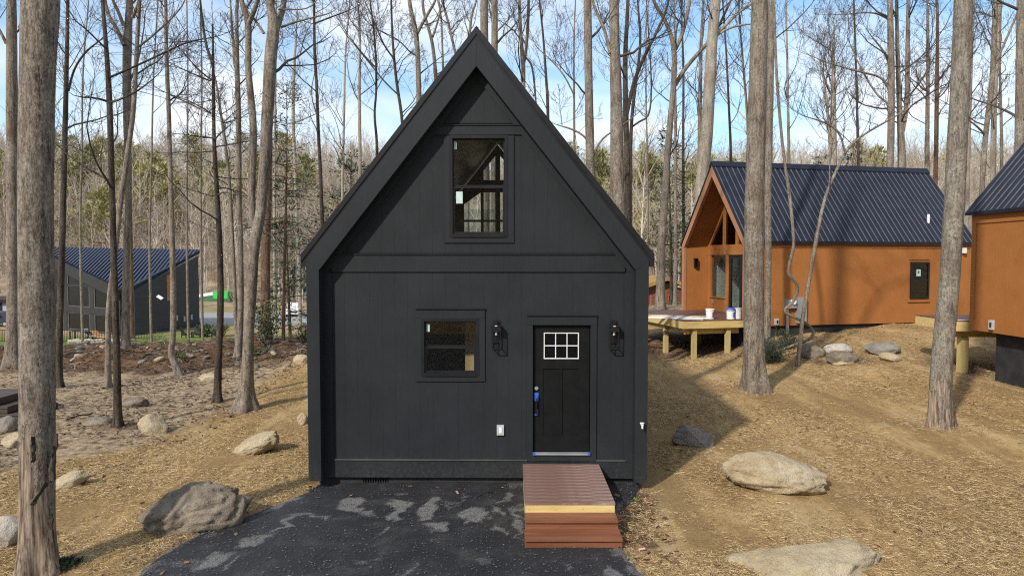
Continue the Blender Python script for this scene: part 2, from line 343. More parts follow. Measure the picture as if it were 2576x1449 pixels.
_cp += [(-30, 24, 0.2), (-30, 8, 0), (-20, 15, 0.0), (-14, 33, -1.0), (-25, 33, -1.0), (-5, 33, -0.3), (-14, 45, -3.4), (-28, 45, -3.4), (-3, 45, -3.0), (6, 45, 0.2), (20, 45, 1.3), (30, 45, 1.8), (20, 33, 1.5), (30, 20, 1.3), (28, 8, 0.3), (12, 30, 1.1)]
_cp = np.array(_cp); _c = 1.6
_K = np.sqrt(((_cp[:, None, :2] - _cp[None, :, :2]) ** 2).sum(2) + _c * _c)
_n = len(_cp); _A = np.zeros((_n + 3, _n + 3)); _A[:_n, :_n] = _K - 0.0; _A[:_n, _n] = 1; _A[_n, :_n] = 1
_A[:_n, _n + 1:] = _cp[:, :2]; _A[_n + 1:, :_n] = _cp[:, :2].T
_A[:_n, :_n] -= np.eye(_n) * 0.12
_w = np.linalg.solve(_A, np.concatenate([_cp[:, 2], np.zeros(3)]))
def H0(x, y):
    sh = np.shape(x); x = np.clip(np.ravel(x), -30, 30).astype(float); y = np.clip(np.ravel(y), 4, 46).astype(float)
    z = np.zeros_like(x)
    for i in range(_n): z += _w[i] * np.sqrt((x - _cp[i, 0]) ** 2 + (y - _cp[i, 1]) ** 2 + _c * _c)
    return (z + _w[_n] + _w[_n + 1] * x + _w[_n + 2] * y).reshape(sh)
def Hfar(x, y):
    x = np.asarray(x, float); y = np.asarray(y, float)
    base = np.where(y < 0, 0.0, -4.1 + 3.8 * sstep(0, 14, x - (y - 45) * 0.12) * (1 - sstep(60, 110, y)))
    yy = y + 18 * (vn(x / 60 + 3.3, y * 0 + 1.7, 5) - 0.5) + np.abs(x) * 0.12
    crest = 41 + 9 * (fbm(x / 90 + 9.1, y / 400, 21, 3) - 0.5) * 2
    hill = crest * sstep(108, 262, yy) + 2.6 * (fbm(x / 16, y / 16, 8, 3) - 0.45) * sstep(112, 150, yy)
    return base + hill - 8 * sstep(270, 500, yy) + (40 + 10 * vn(x / 50, y / 80, 91)) * sstep(-26, -125, y)  # last term: unseen rise behind the camera, added to darken window reflections
_SEG = None
def Hs(x, y):
    """smooth ground"""
    y = np.asarray(y, float); t = np.maximum(sstep(40, 56, y), sstep(-12, -30, y)); return H0(x, y) * (1 - t) + Hfar(x, y) * t
# driveway outline (world metres)
_L = [at(790, 1246, 10.92), at(700, 1262, 10.35), at(600, 1292, 9.8), at(500, 1325, 9.3), at(430, 1358, 8.85), at(380, 1395, 8.45), at(330, 1445, 7.95)]
DRIVE = [(p[0], p[1]) for p in _L] + [(-5.1, 6.0), (-6.0, 3.0), (-6.6, -12), (3.2, -12), (2.1, 3.0), (1.75, 6.5), (1.58, 7.9), (1.45, 8.7), (1.42, 9.6), (1.95, 10.4), (2.1, 10.98), (2.1, 11.1), (-3.2, 11.1)]
def inside(x, y, poly):
    r = np.zeros(np.shape(x), bool); n = len(poly)
    for i in range(n):
        x0, y0 = poly[i]; x1, y1 = poly[(i + 1) % n]
        if y0 == y1: continue
        c = ((y0 > y) != (y1 > y)) & (x < (x1 - x0) * (y - y0) / (y1 - y0) + x0); r ^= c
    return r
def segdist(x, y, poly):
    d = np.full(np.shape(x), 1e9); n = len(poly)
    for i in range(n):
        x0, y0 = poly[i]; x1, y1 = poly[(i + 1) % n]; L = (x1 - x0) ** 2 + (y1 - y0) ** 2 + 1e-9
        t = np.clip(((x - x0) * (x1 - x0) + (y - y0) * (y1 - y0)) / L, 0, 1)
        d = np.minimum(d, np.hypot(x - x0 - t * (x1 - x0), y - y0 - t * (y1 - y0)))
    return d
HOUSE = (-3.3, 2.2, 10.9, 20.5)
def H(x, y):
    """ground with its own small undulation"""
    x = np.asarray(x, float); y = np.asarray(y, float)
    z = Hs(x, y)
    near = 1 - sstep(45, 80, y)
    und = (fbm(x * 0.55, y * 0.55, 31, 3) - 0.44) * 0.14 + (fbm(x * 2.3, y * 2.3, 41, 3) - 0.44) * 0.06
    # shallow tracks raked diagonally through the straw
    s = x + y * 0.12 + (fbm(x * 0.3, y * 0.2, 77, 2) - 0.4) * 1.6
    und = und + 0.03 * np.sin(s * 4.2) * (0.4 + fbm(x * 0.4, y * 0.4, 78, 2)) * sstep(2.2, 4, np.abs(x + 0.5))
    berm = sstep(22.2, 23.5, y) * (1 - sstep(30, 36, y)) * (1 - sstep(-4.5, -1.5, x))
    und = und + berm * ((fbm(x * 0.9, y * 0.9, 51, 4) - 0.45) * 0.75)
    ins = inside(x, y, DRIVE); dd = segdist(x, y, DRIVE)
    k = np.where(ins, 1.0, 1 - sstep(0.0, 0.5, dd)) * (y > -14) * (y < 11.3)
    z = z + und * near * (1 - k) - np.where(ins, 0.05 * sstep(0, 0.12, dd), 0)
    return z
def hz1(x, y): return float(H(np.array([x]), np.array([y]))[0])
_dd = np.concatenate([np.arange(4, 30, 0.03), np.arange(30, 300, 0.25)])
def hit(u, v):
    """where the view ray through a pixel meets the ground"""
    a = at(u, v, 1.0); x = a[0] * _dd; z = CAMZ + (a[2] - CAMZ) * _dd
    g = H(x, _dd); i = np.argmax(z < g)
    return float(_dd[i]) if (z < g).any() else 30.0
def onground(u, v, pts=None):
    d = hit(u, v); p = at(u, v, d); return p, d

def axis_steps(a, b, fine, grow, lo, hi):
    out = list(np.arange(a, b + 1e-6, fine)); s = fine; x = b
    while x < hi: s = min(s * grow, 14); x += s; out.append(x)
    s = fine; x = a; left = []
    while x > lo: s = min(s * grow, 14); x -= s; left.append(x)
    return np.array(left[::-1] + out)
gx = axis_steps(-13, 14, 0.12, 1.06, -520, 520); gy = axis_steps(5, 28, 0.12, 1.05, -170, 900)
X, Y = np.meshgrid(gx, gy); Z = H(X, Y)
nx, ny = len(gx), len(gy)
idx = np.arange(nx * ny).reshape(ny, nx)
Q = np.stack([idx[:-1, :-1], idx[:-1, 1:], idx[1:, 1:], idx[1:, :-1]], -1).reshape(-1, 4)
gm = mesh_np('ground', np.stack([X, Y, Z], -1).reshape(-1, 3), Q)
def attr(m, name, a): t = m.attributes.new(name, 'FLOAT', 'POINT'); t.data.foreach_set('value', np.ascontiguousarray(a, np.float32).ravel())
wob = (fbm(X * 0.5, Y * 0.5, 61, 4) - 0.45) * 3.0
bx_ = -7.4 - 2.6 * (1 - sstep(10.5, 14.0, Y))
straw = sstep(-0.7, 0.5, X - bx_ + wob * 0.5) * (1 - sstep(0, 1.0, np.where(X < -2.5, Y - 22.6 + wob * 0.3, -5)))
straw = np.where(X > -2.5, 1 - sstep(29, 36, Y + wob), straw)
dirt = sstep(22.0, 23.2, Y + wob * 0.35) * (1 - sstep(33, 38, Y)) * (1 - sstep(-4.5, -2.0, X)) * (1 - straw)
# bare soil under the deck, beside the steps and in the fire ring
for (sx, sy, sr) in [(7.3, 26.0, 2.3), (6.3, 26.5, 2.0), (1.62, 9.7, 0.45), (1.65, 9.0, 0.4), (1.85, 10.3, 0.4), (10.15, 20.4, 0.8), (9.2, 20.6, 0.5), (12.6, 19.2, 1.0)]:
    k = 1 - sstep(sr * 0.55, sr * 1.1, np.hypot(X - sx, (Y - sy) * 0.8) + wob * 0.12); straw = straw * (1 - k * 0.9); dirt = np.maximum(dirt, k * 0.95)
for (u_, v_) in ((95, 1445), (620, 1034), (546, 1008), (297, 1071), (1900, 986), (2368, 1071)):
    p, _ = onground(u_, v_); k = 1 - sstep(0.25, 0.6, np.hypot(X - p[0], Y - p[1])); straw = straw * (1 - 0.4 * k); dirt = np.maximum(dirt, 0.6 * k)
grass = sstep(37, 42, Y) * (1 - sstep(66, 72, Y)) * (1 - sstep(-6, 0, X))
gravel = sstep(80, 84, Y + wob) * (1 - sstep(98, 103, Y + wob)) * (1 - sstep(-4, 4, X))
forest = np.maximum(sstep(103, 112, Y + wob * 2), sstep(-24, -34, Y))
attr(gm, 'straw', straw); attr(gm, 'dirt', dirt); attr(gm, 'grass', grass); attr(gm, 'gravel', gravel); attr(gm, 'forest', forest)
t = NT('ground_cover')
na = t.noise(0.55, 5, 0.6); nb = t.noise(5.5, 6, 0.7); nc = t.noise(34, 5, 0.75, (1, 1.8, 1)); nd = t.noise(120, 3, 0.8, (1, 2, 1))
fine = t.ramp(t.math('ADD', t.math('MULTIPLY', nc, 0.6), t.math('MULTIPLY', nd, 0.4)), [(0.38, (0.15, 0.088, 0.038)), (0.5, (0.4, 0.268, 0.115)), (0.62, (0.62, 0.47, 0.25))])
big = t.ramp(t.math('ADD', t.math('MULTIPLY', na, 0.5), t.math('MULTIPLY', nb, 0.5)), [(0.4, (0.19, 0.108, 0.044)), (0.5, (0.38, 0.245, 0.108)), (0.62, (0.56, 0.42, 0.215))])
streak = t.noise(1.6, 5, 0.65, (1.0, 0.16, 1), dist=0.4)
c_straw = t.mix(0.5, big, fine)
c_straw = t.mix(t.ramp(streak, [(0.42, 0.75), (0.52, 0.0)]), c_straw, t.mix(0.5, fine, (0.15, 0.095, 0.048)))
c_straw = t.mix(t.ramp(streak, [(0.54, 0.0), (0.68, 0.6)]), c_straw, (0.56, 0.43, 0.24))
sand = t.ramp(t.math('ADD', t.math('MULTIPLY', nb, 0.6), t.math('MULTIPLY', nc, 0.4)), [(0.42, (0.1, 0.064, 0.04)), (0.49, (0.31, 0.23, 0.145)), (0.6, (0.5, 0.395, 0.25))])
soil = t.ramp(t.math('ADD', t.math('MULTIPLY', nb, 0.5), t.math('MULTIPLY', nc, 0.5)), [(0.4, (0.04, 0.025, 0.016)), (0.52, (0.14, 0.082, 0.045)), (0.66, (0.29, 0.2, 0.13))])
lawn = t.ramp(nb, [(0.4, (0.1, 0.16, 0.03)), (0.62, (0.17, 0.24, 0.05))])
grav = t.ramp(nb, [(0.4, (0.25, 0.25, 0.25)), (0.62, (0.36, 0.36, 0.36))])
litter = t.ramp(t.noise(0.12, 6, 0.65), [(0.36, (0.25, 0.175, 0.11)), (0.6, (0.42, 0.325, 0.22))])
field = t.ramp(t.noise(0.09, 5, 0.6), [(0.4, (0.2, 0.2, 0.07)), (0.55, (0.33, 0.23, 0.13)), (0.65, (0.4, 0.33, 0.2))])
pos = t.n('ShaderNodeSeparateXYZ'); t.l(t.tc.outputs['Object'], pos.inputs[0])
base = t.mix(t.ramp(t.math('DIVIDE', pos.outputs[1], 100.0), [(0.4, 0.0), (0.5, 1.0)]), sand, field)
c = t.mix(t.attr('dirt'), base, soil); c = t.mix(t.attr('straw'), c, c_straw); c = t.mix(t.attr('grass'), c, lawn)
c = t.mix(t.attr('gravel'), c, grav); c = t.mix(t.attr('forest'), c, litter)
t.col(c); t.set(Roughness=0.95); t.b.inputs['Specular IOR Level'].default_value = 0.1
t.bump(t.math('ADD', t.math('MULTIPLY', nb, 0.8), t.math('MULTIPLY', t.math('ADD', nc, nd), 0.35)), 0.8, 0.05)
kind(link('ground', gm, t.m), 'structure')

# driveway sheet, its edge crumbling, with rough unsealed patches
dxs = np.concatenate([np.arange(-7, -5, 0.12), np.arange(-5, 2.4, 0.035), np.arange(2.4, 3.4, 0.12)]); dys = np.concatenate([np.arange(-12, 6.4, 0.3), np.arange(6.4, 11.12, 0.035)])
X, Y = np.meshgrid(dxs, dys)
jx = X + (fbm(X * 6, Y * 6, 71, 3) - 0.44) * 0.14; jy = Y + (fbm(X * 6 + 7, Y * 6, 72, 3) - 0.44) * 0.1
ins = inside(jx, np.minimum(jy, 11.05), DRIVE)
Z = Hs(X, Y) + 0.012 + (fbm(X * 1.2, Y * 1.2, 73, 3) - 0.44) * 0.02 - 0.03 * (1 - sstep(0, 0.15, segdist(X, Y, DRIVE))) * (Y < 10.8)
Z += 0.02 * sstep(10.5, 11.0, Y)
nx, ny = len(dxs), len(dys); idx = np.arange(nx * ny).reshape(ny, nx)
ok = ins[:-1, :-1] & ins[:-1, 1:] & ins[1:, 1:] & ins[1:, :-1]
Q = np.stack([idx[:-1, :-1], idx[:-1, 1:], idx[1:, 1:], idx[1:, :-1]], -1)[ok]
dm = mesh_np('driveway', np.stack([X, Y, Z], -1).reshape(-1, 3), Q.reshape(-1, 4))
wear = np.zeros_like(X)
def blot(pts, soft=0.09, amt=0.85):
    global wear
    P = []
    for u_, v_ in pts: a = at(u_, v_, 1.0); d = CAMZ / (CAMZ - a[2]); P.append((a[0] * d, d))
    qx = X + (fbm(X * 5, Y * 5, 81, 4) - 0.45) * 0.5; qy = Y + (fbm(X * 5, Y * 5, 91, 4) - 0.45) * 0.3
    s = np.where(inside(qx, qy, P), 1, -1) * segdist(qx, qy, P); wear = np.maximum(wear, amt * sstep(-soft, soft, s))
def zq(x, y): return (755.6 + x / 2.8846, 1099 + y / 2.8846)
for pl in [[(230, 520), (300, 470), (420, 440), (500, 560), (530, 600), (430, 560)], [(665, 450), (800, 480), (780, 560), (690, 640), (660, 610)],
           [(860, 570), (950, 450), (1020, 450), (1020, 540), (920, 610), (800, 640)], [(1130, 580), (1320, 515), (1370, 560), (1330, 600), (1230, 650)],
           [(1390, 545), (1450, 505), (1500, 560), (1500, 610)], [(1465, 480), (1490, 400), (1525, 430), (1515, 500)], [(1090, 550), (1190, 430), (1220, 410), (1110, 560)],
           [(585, 650), (650, 630), (640, 680), (570, 740)], [(520, 910), (570, 825), (565, 890)], [(740, 1008), (820, 900), (830, 930), (780, 1008)],
           [(880, 640), (1060, 610), (1070, 680), (960, 700)], [(1570, 520), (1615, 500), (1615, 790), (1580, 760), (1550, 640)], [(1350, 660), (1400, 640), (1510, 710), (1480, 720)],
           [(1930, 960), (1995, 900), (1960, 980)], [(2215, 920), (2250, 930), (2330, 1000), (2330, 1040), (2215, 1040)], [(2360, 790), (2440, 790), (2500, 900), (2520, 1010), (2400, 980)],
           [(-80, 560), (60, 555), (290, 590), (200, 600)], [(-500, 800), (-300, 700), (-150, 690), (-300, 780)], [(-300, 700), (-100, 600), (60, 560), (-120, 660)], [(-820, 960), (-620, 830), (-480, 830), (-700, 960)], [(-560, 960), (-430, 850), (-380, 860), (-480, 960)]]:
    blot([zq(*q) for q in pl])
edge = 1 - sstep(0.05, 0.3, segdist(X, Y, DRIVE) + (fbm(X * 3, Y * 3, 95, 3) - 0.45) * 0.4)
wear = np.maximum(wear, 0.8 * edge * (fbm(X * 2, Y * 2, 96, 3) > 0.4) * (Y < 10.5))
wear = np.maximum(wear, 0.5 * sstep(0.6, 0.7, fbm(X * 1.7, Y * 1.7, 97, 4)))
wear = np.maximum(wear, 0.25 * sstep(10.0, 10.7, Y))
attr(dm, 'wear', wear)
t = NT('sealed_asphalt')
g1 = t.noise(90, 3, 0.8); g2 = t.noise(2.2, 6, 0.65); g3 = t.noise(60, 4, 0.8)
sm = t.ramp(g2, [(0.35, (0.0115, 0.012, 0.0145)), (0.52, (0.018, 0.0185, 0.021)), (0.68, (0.045, 0.042, 0.04))])
sm = t.mix(t.ramp(g3, [(0.58, 0.0), (0.7, 0.7)]), sm, (0.1, 0.09, 0.082))
rg = t.ramp(t.math('ADD', t.math('MULTIPLY', g1, 0.5), t.math('MULTIPLY', g3, 0.5)), [(0.4, (0.035, 0.035, 0.035)), (0.5, (0.13, 0.125, 0.12)), (0.62, (0.32, 0.31, 0.29))])
wv = t.attr('wear')
wm = t.ramp(t.math('ADD', wv, t.math('MULTIPLY', t.math('SUBTRACT', g3, 0.5), 1.7)), [(0.4, 0.0), (0.75, 1.0)])
t.col(t.mix(wm, sm, rg)); t.l(t.mix(wm, (0.6, 0.6, 0.6), (0.95, 0.95, 0.95)), t.b.inputs['Roughness'])
t.bump(t.math('ADD', g1, g3), 0.7, 0.012)
kind(link('driveway', dm, t.m), 'structure')

# ------------------------------------------------------------------ loose straw, leaves and litter
def scatter(n, ylo, yhi, test, size, wid, name, cols, zoff=0.01, tilt=0.25, curl=False):
    y = ylo * (yhi / ylo) ** rng.random(n * 3); x = (rng.random(n * 3) * 2 - 1) * (y * 0.85 + 1.5)
    k = test(x, y); x, y = x[k][:n], y[k][:n]; n = len(x)
    a = rng.random(n) * 2 * math.pi; L = size * (0.5 + rng.random(n)); W = wid * (0.6 + 0.8 * rng.random(n)) * np.clip(0.7 + y / 40, 0.8, 1.3)
    dz = (rng.random(n) - 0.4) * tilt
    dx_, dy_ = np.cos(a), np.sin(a); z = H(x, y) + zoff * (0.3 + rng.random(n))
    c = np.stack([x, y, z], -1); e = np.stack([dx_ * L / 2, dy_ * L / 2, dz * L / 2], -1); s = np.stack([-dy_ * W / 2, dx_ * W / 2, (rng.random(n) - 0.5) * W], -1)
    V = np.stack([c - e - s, c + e - s, c + e + s, c - e + s], 1).reshape(-1, 3)
    m = mesh_np(name, V, np.arange(n * 4).reshape(n, 4), smooth=False)
    attr(m, 'tone', np.repeat(rng.random(n), 4))
    t = NT(name); t.col(t.ramp(t.attr('tone'), cols)); t.set(Roughness=0.8); t.b.inputs['Specular IOR Level'].default_value = 0.25
    return link(name, m, t.m)
def clear(x, y):  # off the driveway, off the houses
    return ~(inside(x, y, DRIVE)) & ~((x > HOUSE[0]) & (x < HOUSE[1]) & (y > HOUSE[2]))
def in_straw(x, y):
    wb = (fbm(x * 0.5, y * 0.5, 61, 4) - 0.45) * 3.0; b = -7.4 - 2.6 * (1 - sstep(10.5, 14.0, y))
    return clear(x, y) & (((x > b - wb * 0.5) & (y < 22.4)) | ((x > 2) & (y < 27))) & (fbm(x * 0.8, y * 0.8, 33, 3) + 0.3 * (rng.random(len(x)) - 0.5) > 0.38)
o = scatter(320000, 5.2, 27, in_straw, 0.065, 0.0034, 'straw', [(0.0, (0.1, 0.058, 0.027)), (0.3, (0.32, 0.205, 0.09)), (0.75, (0.56, 0.41, 0.2)), (1.0, (0.68, 0.54, 0.32))], 0.02, 0.5)
kind(o, 'stuff'); tag(o, 'pale yellow straw strewn over the cleared yard', 'straw')
def in_litter(x, y):
    wb = (fbm(x * 0.5, y * 0.5, 61, 4) - 0.45) * 3.0
    return (x < -6.5 - wb * 0.5) & (y > 11.5) & (x > -24) & (fbm(x * 0.7, y * 0.9, 34, 3) + 0.25 * (rng.random(len(x)) - 0.5) > 0.40)
o = scatter(14000, 11, 29, in_litter, 0.07, 0.02, 'fallen_leaves', [(0.0, (0.025, 0.018, 0.013)), (0.5, (0.08, 0.055, 0.04)), (0.85, (0.16, 0.11, 0.08)), (1.0, (0.3, 0.22, 0.16))], 0.03, 0.7)
kind(o, 'stuff'); tag(o, 'dark dead leaves scattered over the sandy clearing', 'leaves')
o = scatter(1500, 6, 26, lambda x, y: in_straw(x, y) & (rng.random(len(x)) < 0.5), 0.06, 0.024, 'scattered_leaves', [(0.0, (0.05, 0.03, 0.02)), (0.6, (0.16, 0.085, 0.045)), (1.0, (0.3, 0.2, 0.13))], 0.03, 0.7)
kind(o, 'stuff'); tag(o, 'odd brown leaves lying about on the straw', 'leaves')
def in_berm(x, y): return (x < -2.6) & (x > -24) & (y > 22.4) & (y < 30)
o = scatter(6000, 22, 30, in_berm, 0.3, 0.011, 'broken_twigs', [(0.0, (0.05, 0.035, 0.025)), (0.6, (0.14, 0.1, 0.07)), (1.0, (0.3, 0.25, 0.2))], 0.12, 0.5)
kind(o, 'stuff'); tag(o, 'tangle of broken twigs over the brown dirt bank', 'twigs')
def by_steps(x, y): return (x > 1.42) & (x < 2.2) & (y > 8.2) & (y < 10.9)
o = scatter(700, 8, 11, lambda x, y: by_steps(x, y) | ((np.hypot(x - 10.15, y - 20.4) < 0.8)), 0.07, 0.04, 'brown_leaves', [(0.0, (0.06, 0.035, 0.02)), (0.6, (0.2, 0.11, 0.06)), (1.0, (0.45, 0.33, 0.24))], 0.03, 0.7)
kind(o, 'stuff'); tag(o, 'brown leaves and chips in the bare soil beside the steps', 'leaves')

# ------------------------------------------------------------------ black cabin
HX, HY = -0.554, 10.75
cabin = thing('black_cabin', 'black gabled cabin with brown steps up to its black door', 'house', (HX, HY, 0), R(-0.8))
def lx(u, d=11.0): return at(u, 652, d)[0] - HX
def lz(v, d=11.0): return at(1288, v, d)[2]
SL = 1.27; WY = 0.25; DEP = 9.6
def rake_z(x, apex): return apex - SL * abs(x)
A_IN, A_OUT, A_ROOF = 6.72, 7.14, 7.33
# front frame: two posts and two rake boards
for s, nm in ((-1, 'post'), (1, 'post')):
    MB().prism([(s * 2.5, 0.176), (s * 2.7, 0.176), (s * 2.7, 3.70), (s * 2.5, 3.545)], 0, WY + 0.06).part('frame_post', mt['trimblack'], cabin)
    MB().prism([(s * 0.001, A_IN), (s * 2.5, 3.547), (s * 2.7, 3.702), (s * 2.7, 3.711), (s * 0.001, A_OUT)], -0.003, WY + 0.06).part('rake_board', mt['trimblack'], cabin)
    # metal roof slab and its rake trim
    MB().prism([(0, A_OUT + 0.006), (s * 2.70, 3.717), (s * 2.70, 3.60), (s * 2.79, 3.60), (s * 2.79, A_ROOF - SL * 2.79), (0, A_ROOF)], 0.03, DEP + 0.25).part('roof_slope', mt['metalblk'], cabin)
    MB().prism([(0, A_ROOF - 0.11), (s * 2.79, A_ROOF - 0.11 - SL * 2.79), (s * 2.79, A_ROOF + 0.012 - SL * 2.79), (0, A_ROOF + 0.012)], 0.012, 0.03).part('rake_trim', mt['metalblk'], cabin)
    m = MB().prism([(0, -0.01), (s * 2.79, -0.01 - SL * 2.79), (s * 2.79, 0.02 - SL * 2.79), (0, 0.02)], 0, 0.03).mesh('roof_rib')
    for k in range(40): link('roof_rib', m, mt['metalblk'], cabin, (0, 0.2 + k * 0.24, A_ROOF + 0.004))
    # long side walls
    bx('side_wall', mt['black'], cabin, s * 2.62, s * 2.66, WY + 0.06, DEP, 0.16, 3.62)
bx('ridge_cap', mt['metalblk'], cabin, -0.03, 0.03, 0.033, DEP + 0.27, A_ROOF - 0.07, A_ROOF + 0.0)
# openings (x0,x1,z0,z1)
upw = (lx(1131), lx(1277), lz(597), lz(341)); low = (lx(1058), lx(1204), lz(946), lz(800)); dor = (lx(1340), lx(1485.5), lz(1142), lz(817))
OPEN = [upw, low, dor]
def minus(z0, z1, x0, x1):
    segs = [(z0, z1)]
    for a, b, c, d in OPEN:
        if x1 <= a + 1e-4 or x0 >= b - 1e-4: continue
        n2 = []
        for p, q in segs:
            if c > p: n2.append((p, min(q, c)))
            if d < q: n2.append((max(p, d), q))
        segs = [(p, q) for p, q in n2 if q - p > 0.01]
    return segs
cuts = [-2.5]; x = -2.5 + 0.13
while x < 2.5: cuts.append(x); x += 0.205
cuts.append(2.5)
for o_ in OPEN: cuts += [o_[0], o_[1]]
cuts = sorted(set(round(c, 4) for c in cuts)); GR = set(round(-2.5 + 0.13 + 0.205 * k, 4) for k in range(30))
top_in = lambda x: A_IN + 0.12 - SL * abs(x)
for a, b in zip(cuts[:-1], cuts[1:]):
    g0 = 0.0008 if a in GR else 0.0; g1 = 0.0008 if b in GR else 0.0
    xa, xb = a + g0, b - g1
    if xb - xa < 0.004: continue
    for z0, z1 in ((0.47, 3.5), (3.82, 5.71), (5.89, 7.0)):
        for p, q in minus(z0, z1, xa, xb):
            ta, tb = top_in(xa), top_in(xb)
            if max(ta, tb, top_in(0) if xa < 0 < xb else 0) <= p + 0.02: continue
            P = [(xa, p), (xb, p)]
            if min(ta, tb) >= q and not (xa < 0 < xb and top_in(0) < q): P += [(xb, q), (xa, q)]
            else:
                if tb > p: P.append((xb, min(tb, q)))
                if xa < 0 < xb: P.append((0, min(top_in(0), q)))
                if ta > p: P.append((xa, min(ta, q)))
            if len(P) >= 3: MB().prism(P, WY, WY + 0.012).part('siding_board', mt['black'], cabin)
# backing wall with openings
bk = MB()
xs = sorted(set([-2.6, 2.6] + [v for o_ in OPEN for v in o_[:2]] + [0.0]))
for a, b in zip(xs[:-1], xs[1:]):
    for p, q in minus(0.16, 7.0, a, b):
        ta, tb = top_in(a) - 0.01, top_in(b) - 0.01; P = [(a, p), (b, p), (b, min(q, max(tb, p))), (a, min(q, max(ta, p)))]
        if q <= min(ta, tb): bk.prism([(a, p), (b, p), (b, q), (a, q)], WY + 0.0125, WY + 0.09)
        else:
            P = [(a, p), (b, p)]
            if tb > p: P.append((b, min(q, tb)))
            if tb >= q > ta: P.append((np.interp(q, [ta, tb], [a, b]), q))
            if ta >= q > tb: P.append((np.interp(q, [tb, ta], [b, a]), q))
            if ta > p: P.append((a, min(q, ta)))
            bk.prism(P, WY + 0.0125, WY + 0.09)
bk.part('wall_backing', mt['black'], cabin)
ft = WY - 0.022
def trim(nm, x0, x1, z0, z1, y0=None, mat='trimblack'): return bx(nm, mt[mat], cabin, x0, x1, ft if y0 is None else y0, WY + 0.001, z0, z1)
trim('trim_band', -2.36, 2.36, lz(684), lz(641)); trim('drip_edge', -2.3, 2.2, lz(641), lz(638.5), ft - 0.02)
hb = (A_IN + 0.02 - 5.8) / SL
MB().prism([(-hb - 0.12, lz(340)), (hb + 0.12, lz(340)), (hb + 0.0, lz(317)), (-hb - 0.0, lz(317))], ft, WY + 0.001).part('trim_band', mt['trimblack'], cabin)
bx('drip_edge', mt['trimblack'], cabin, -hb, hb, ft - 0.015, WY, lz(317), lz(315.3))
for s in (-1, 1):
    trim('corner_board', s * 2.36, s * 2.5, 0.17, 3.5)
    MB().prism([(0.0, A_IN + 0.12), (s * 2.55, A_IN + 0.12 - SL * 2.55), (s * 2.55, A_IN - 0.13 - SL * 2.55), (0.0, A_IN - 0.13)], ft - 0.002, WY + 0.001).part('rake_trim_board', mt['trimblack'], cabin)
# upper window surround, lower window surround, door surround
trim('window_trim', lx(1117), upw[0], lz(611), lz(342.5)); trim('window_trim', upw[1], lx(1292), lz(611), lz(342.5)); trim('window_trim', upw[0], upw[1], lz(611), upw[2])
trim('window_trim', lx(1043.5), low[0], lz(959), low[3]); trim('window_trim', low[1], lx(1219), lz(959), low[3]); trim('window_trim', low[0], low[1], lz(959), low[2])
trim('window_trim', lx(1043.5), lx(1219), low[3], lz(777), ft - 0.004); trim('drip_edge', lx(1043), lx(1219.5), lz(777), lz(774.5), ft - 0.03)
trim('door_trim', lx(1326), dor[0], lz(1161), dor[3]); trim('door_trim', dor[1], lx(1500.7), lz(1161), dor[3]); trim('door_trim', lx(1326), lx(1500.7), dor[3], lz(793.5), ft - 0.004)
trim('drip_edge', lx(1325.5), lx(1501), lz(793.5), lz(791), ft - 0.03); trim('door_sill_board', dor[0], dor[1], lz(1161), dor[2])
trim('skirt_board', -2.36, 2.36, 0.17, 0.455)
for x0, x1 in ((-2.34, lx(1326)), (lx(1500.7), lx(1576))): bx('skirt_drip_edge', mt['steeltrim'], cabin, x0, x1, ft - 0.018, WY, 0.455, 0.468)
def dwindow(o_, zm, stk):
    x0, x1, z0, z1 = o_; wn = link('window', MB().box(x0, x0 + 0.05, WY - 0.03, WY + 0.08, z0, z1).box(x1 - 0.05, x1, WY - 0.03, WY + 0.08, z0, z1).box(x0 + 0.05, x1 - 0.05, WY - 0.029, WY + 0.08, z1 - 0.05, z1).box(x0 + 0.05, x1 - 0.05, WY - 0.04, WY + 0.08, z0, z0 + 0.055).mesh('window'), mt['metalblk'], cabin)
    for k, (p, q, y) in enumerate(((zm, z1 - 0.05, WY + 0.035), (z0 + 0.055, zm, WY + 0.01))):
        a, b = x0 + 0.05, x1 - 0.05; f = 0.02 if k == 0 else 0.032
        MB().box(a, a + f, y, y + 0.03, p, q).box(b - f, b, y, y + 0.03, p, q).box(a + f, b - f, y, y + 0.03, q - f, q).box(a + f, b - f, y, y + 0.03, p, p + f).part('sash', mt['metalblk'], wn)
        bx('pane', mt['glass'], wn, a + f, b - f, y + 0.013, y + 0.017, p + f, q - f)
    for (sx, sz, sw, sh) in stk: bx('sticker', mt['sticker'], wn, sx, sx + sw, WY + (0.044 if sz > zm else 0.018), WY + (0.046 if sz > zm else 0.0215), sz, sz + sh)
    return wn
dwindow(upw, lz(468.5), [(lx(1141.5), lz(375), 0.042, 0.125), (lx(1147), lz(512), 0.105, 0.19)])
dwindow(low, lz(872), [(lx(1070.5), lz(835), 0.05, 0.125)])
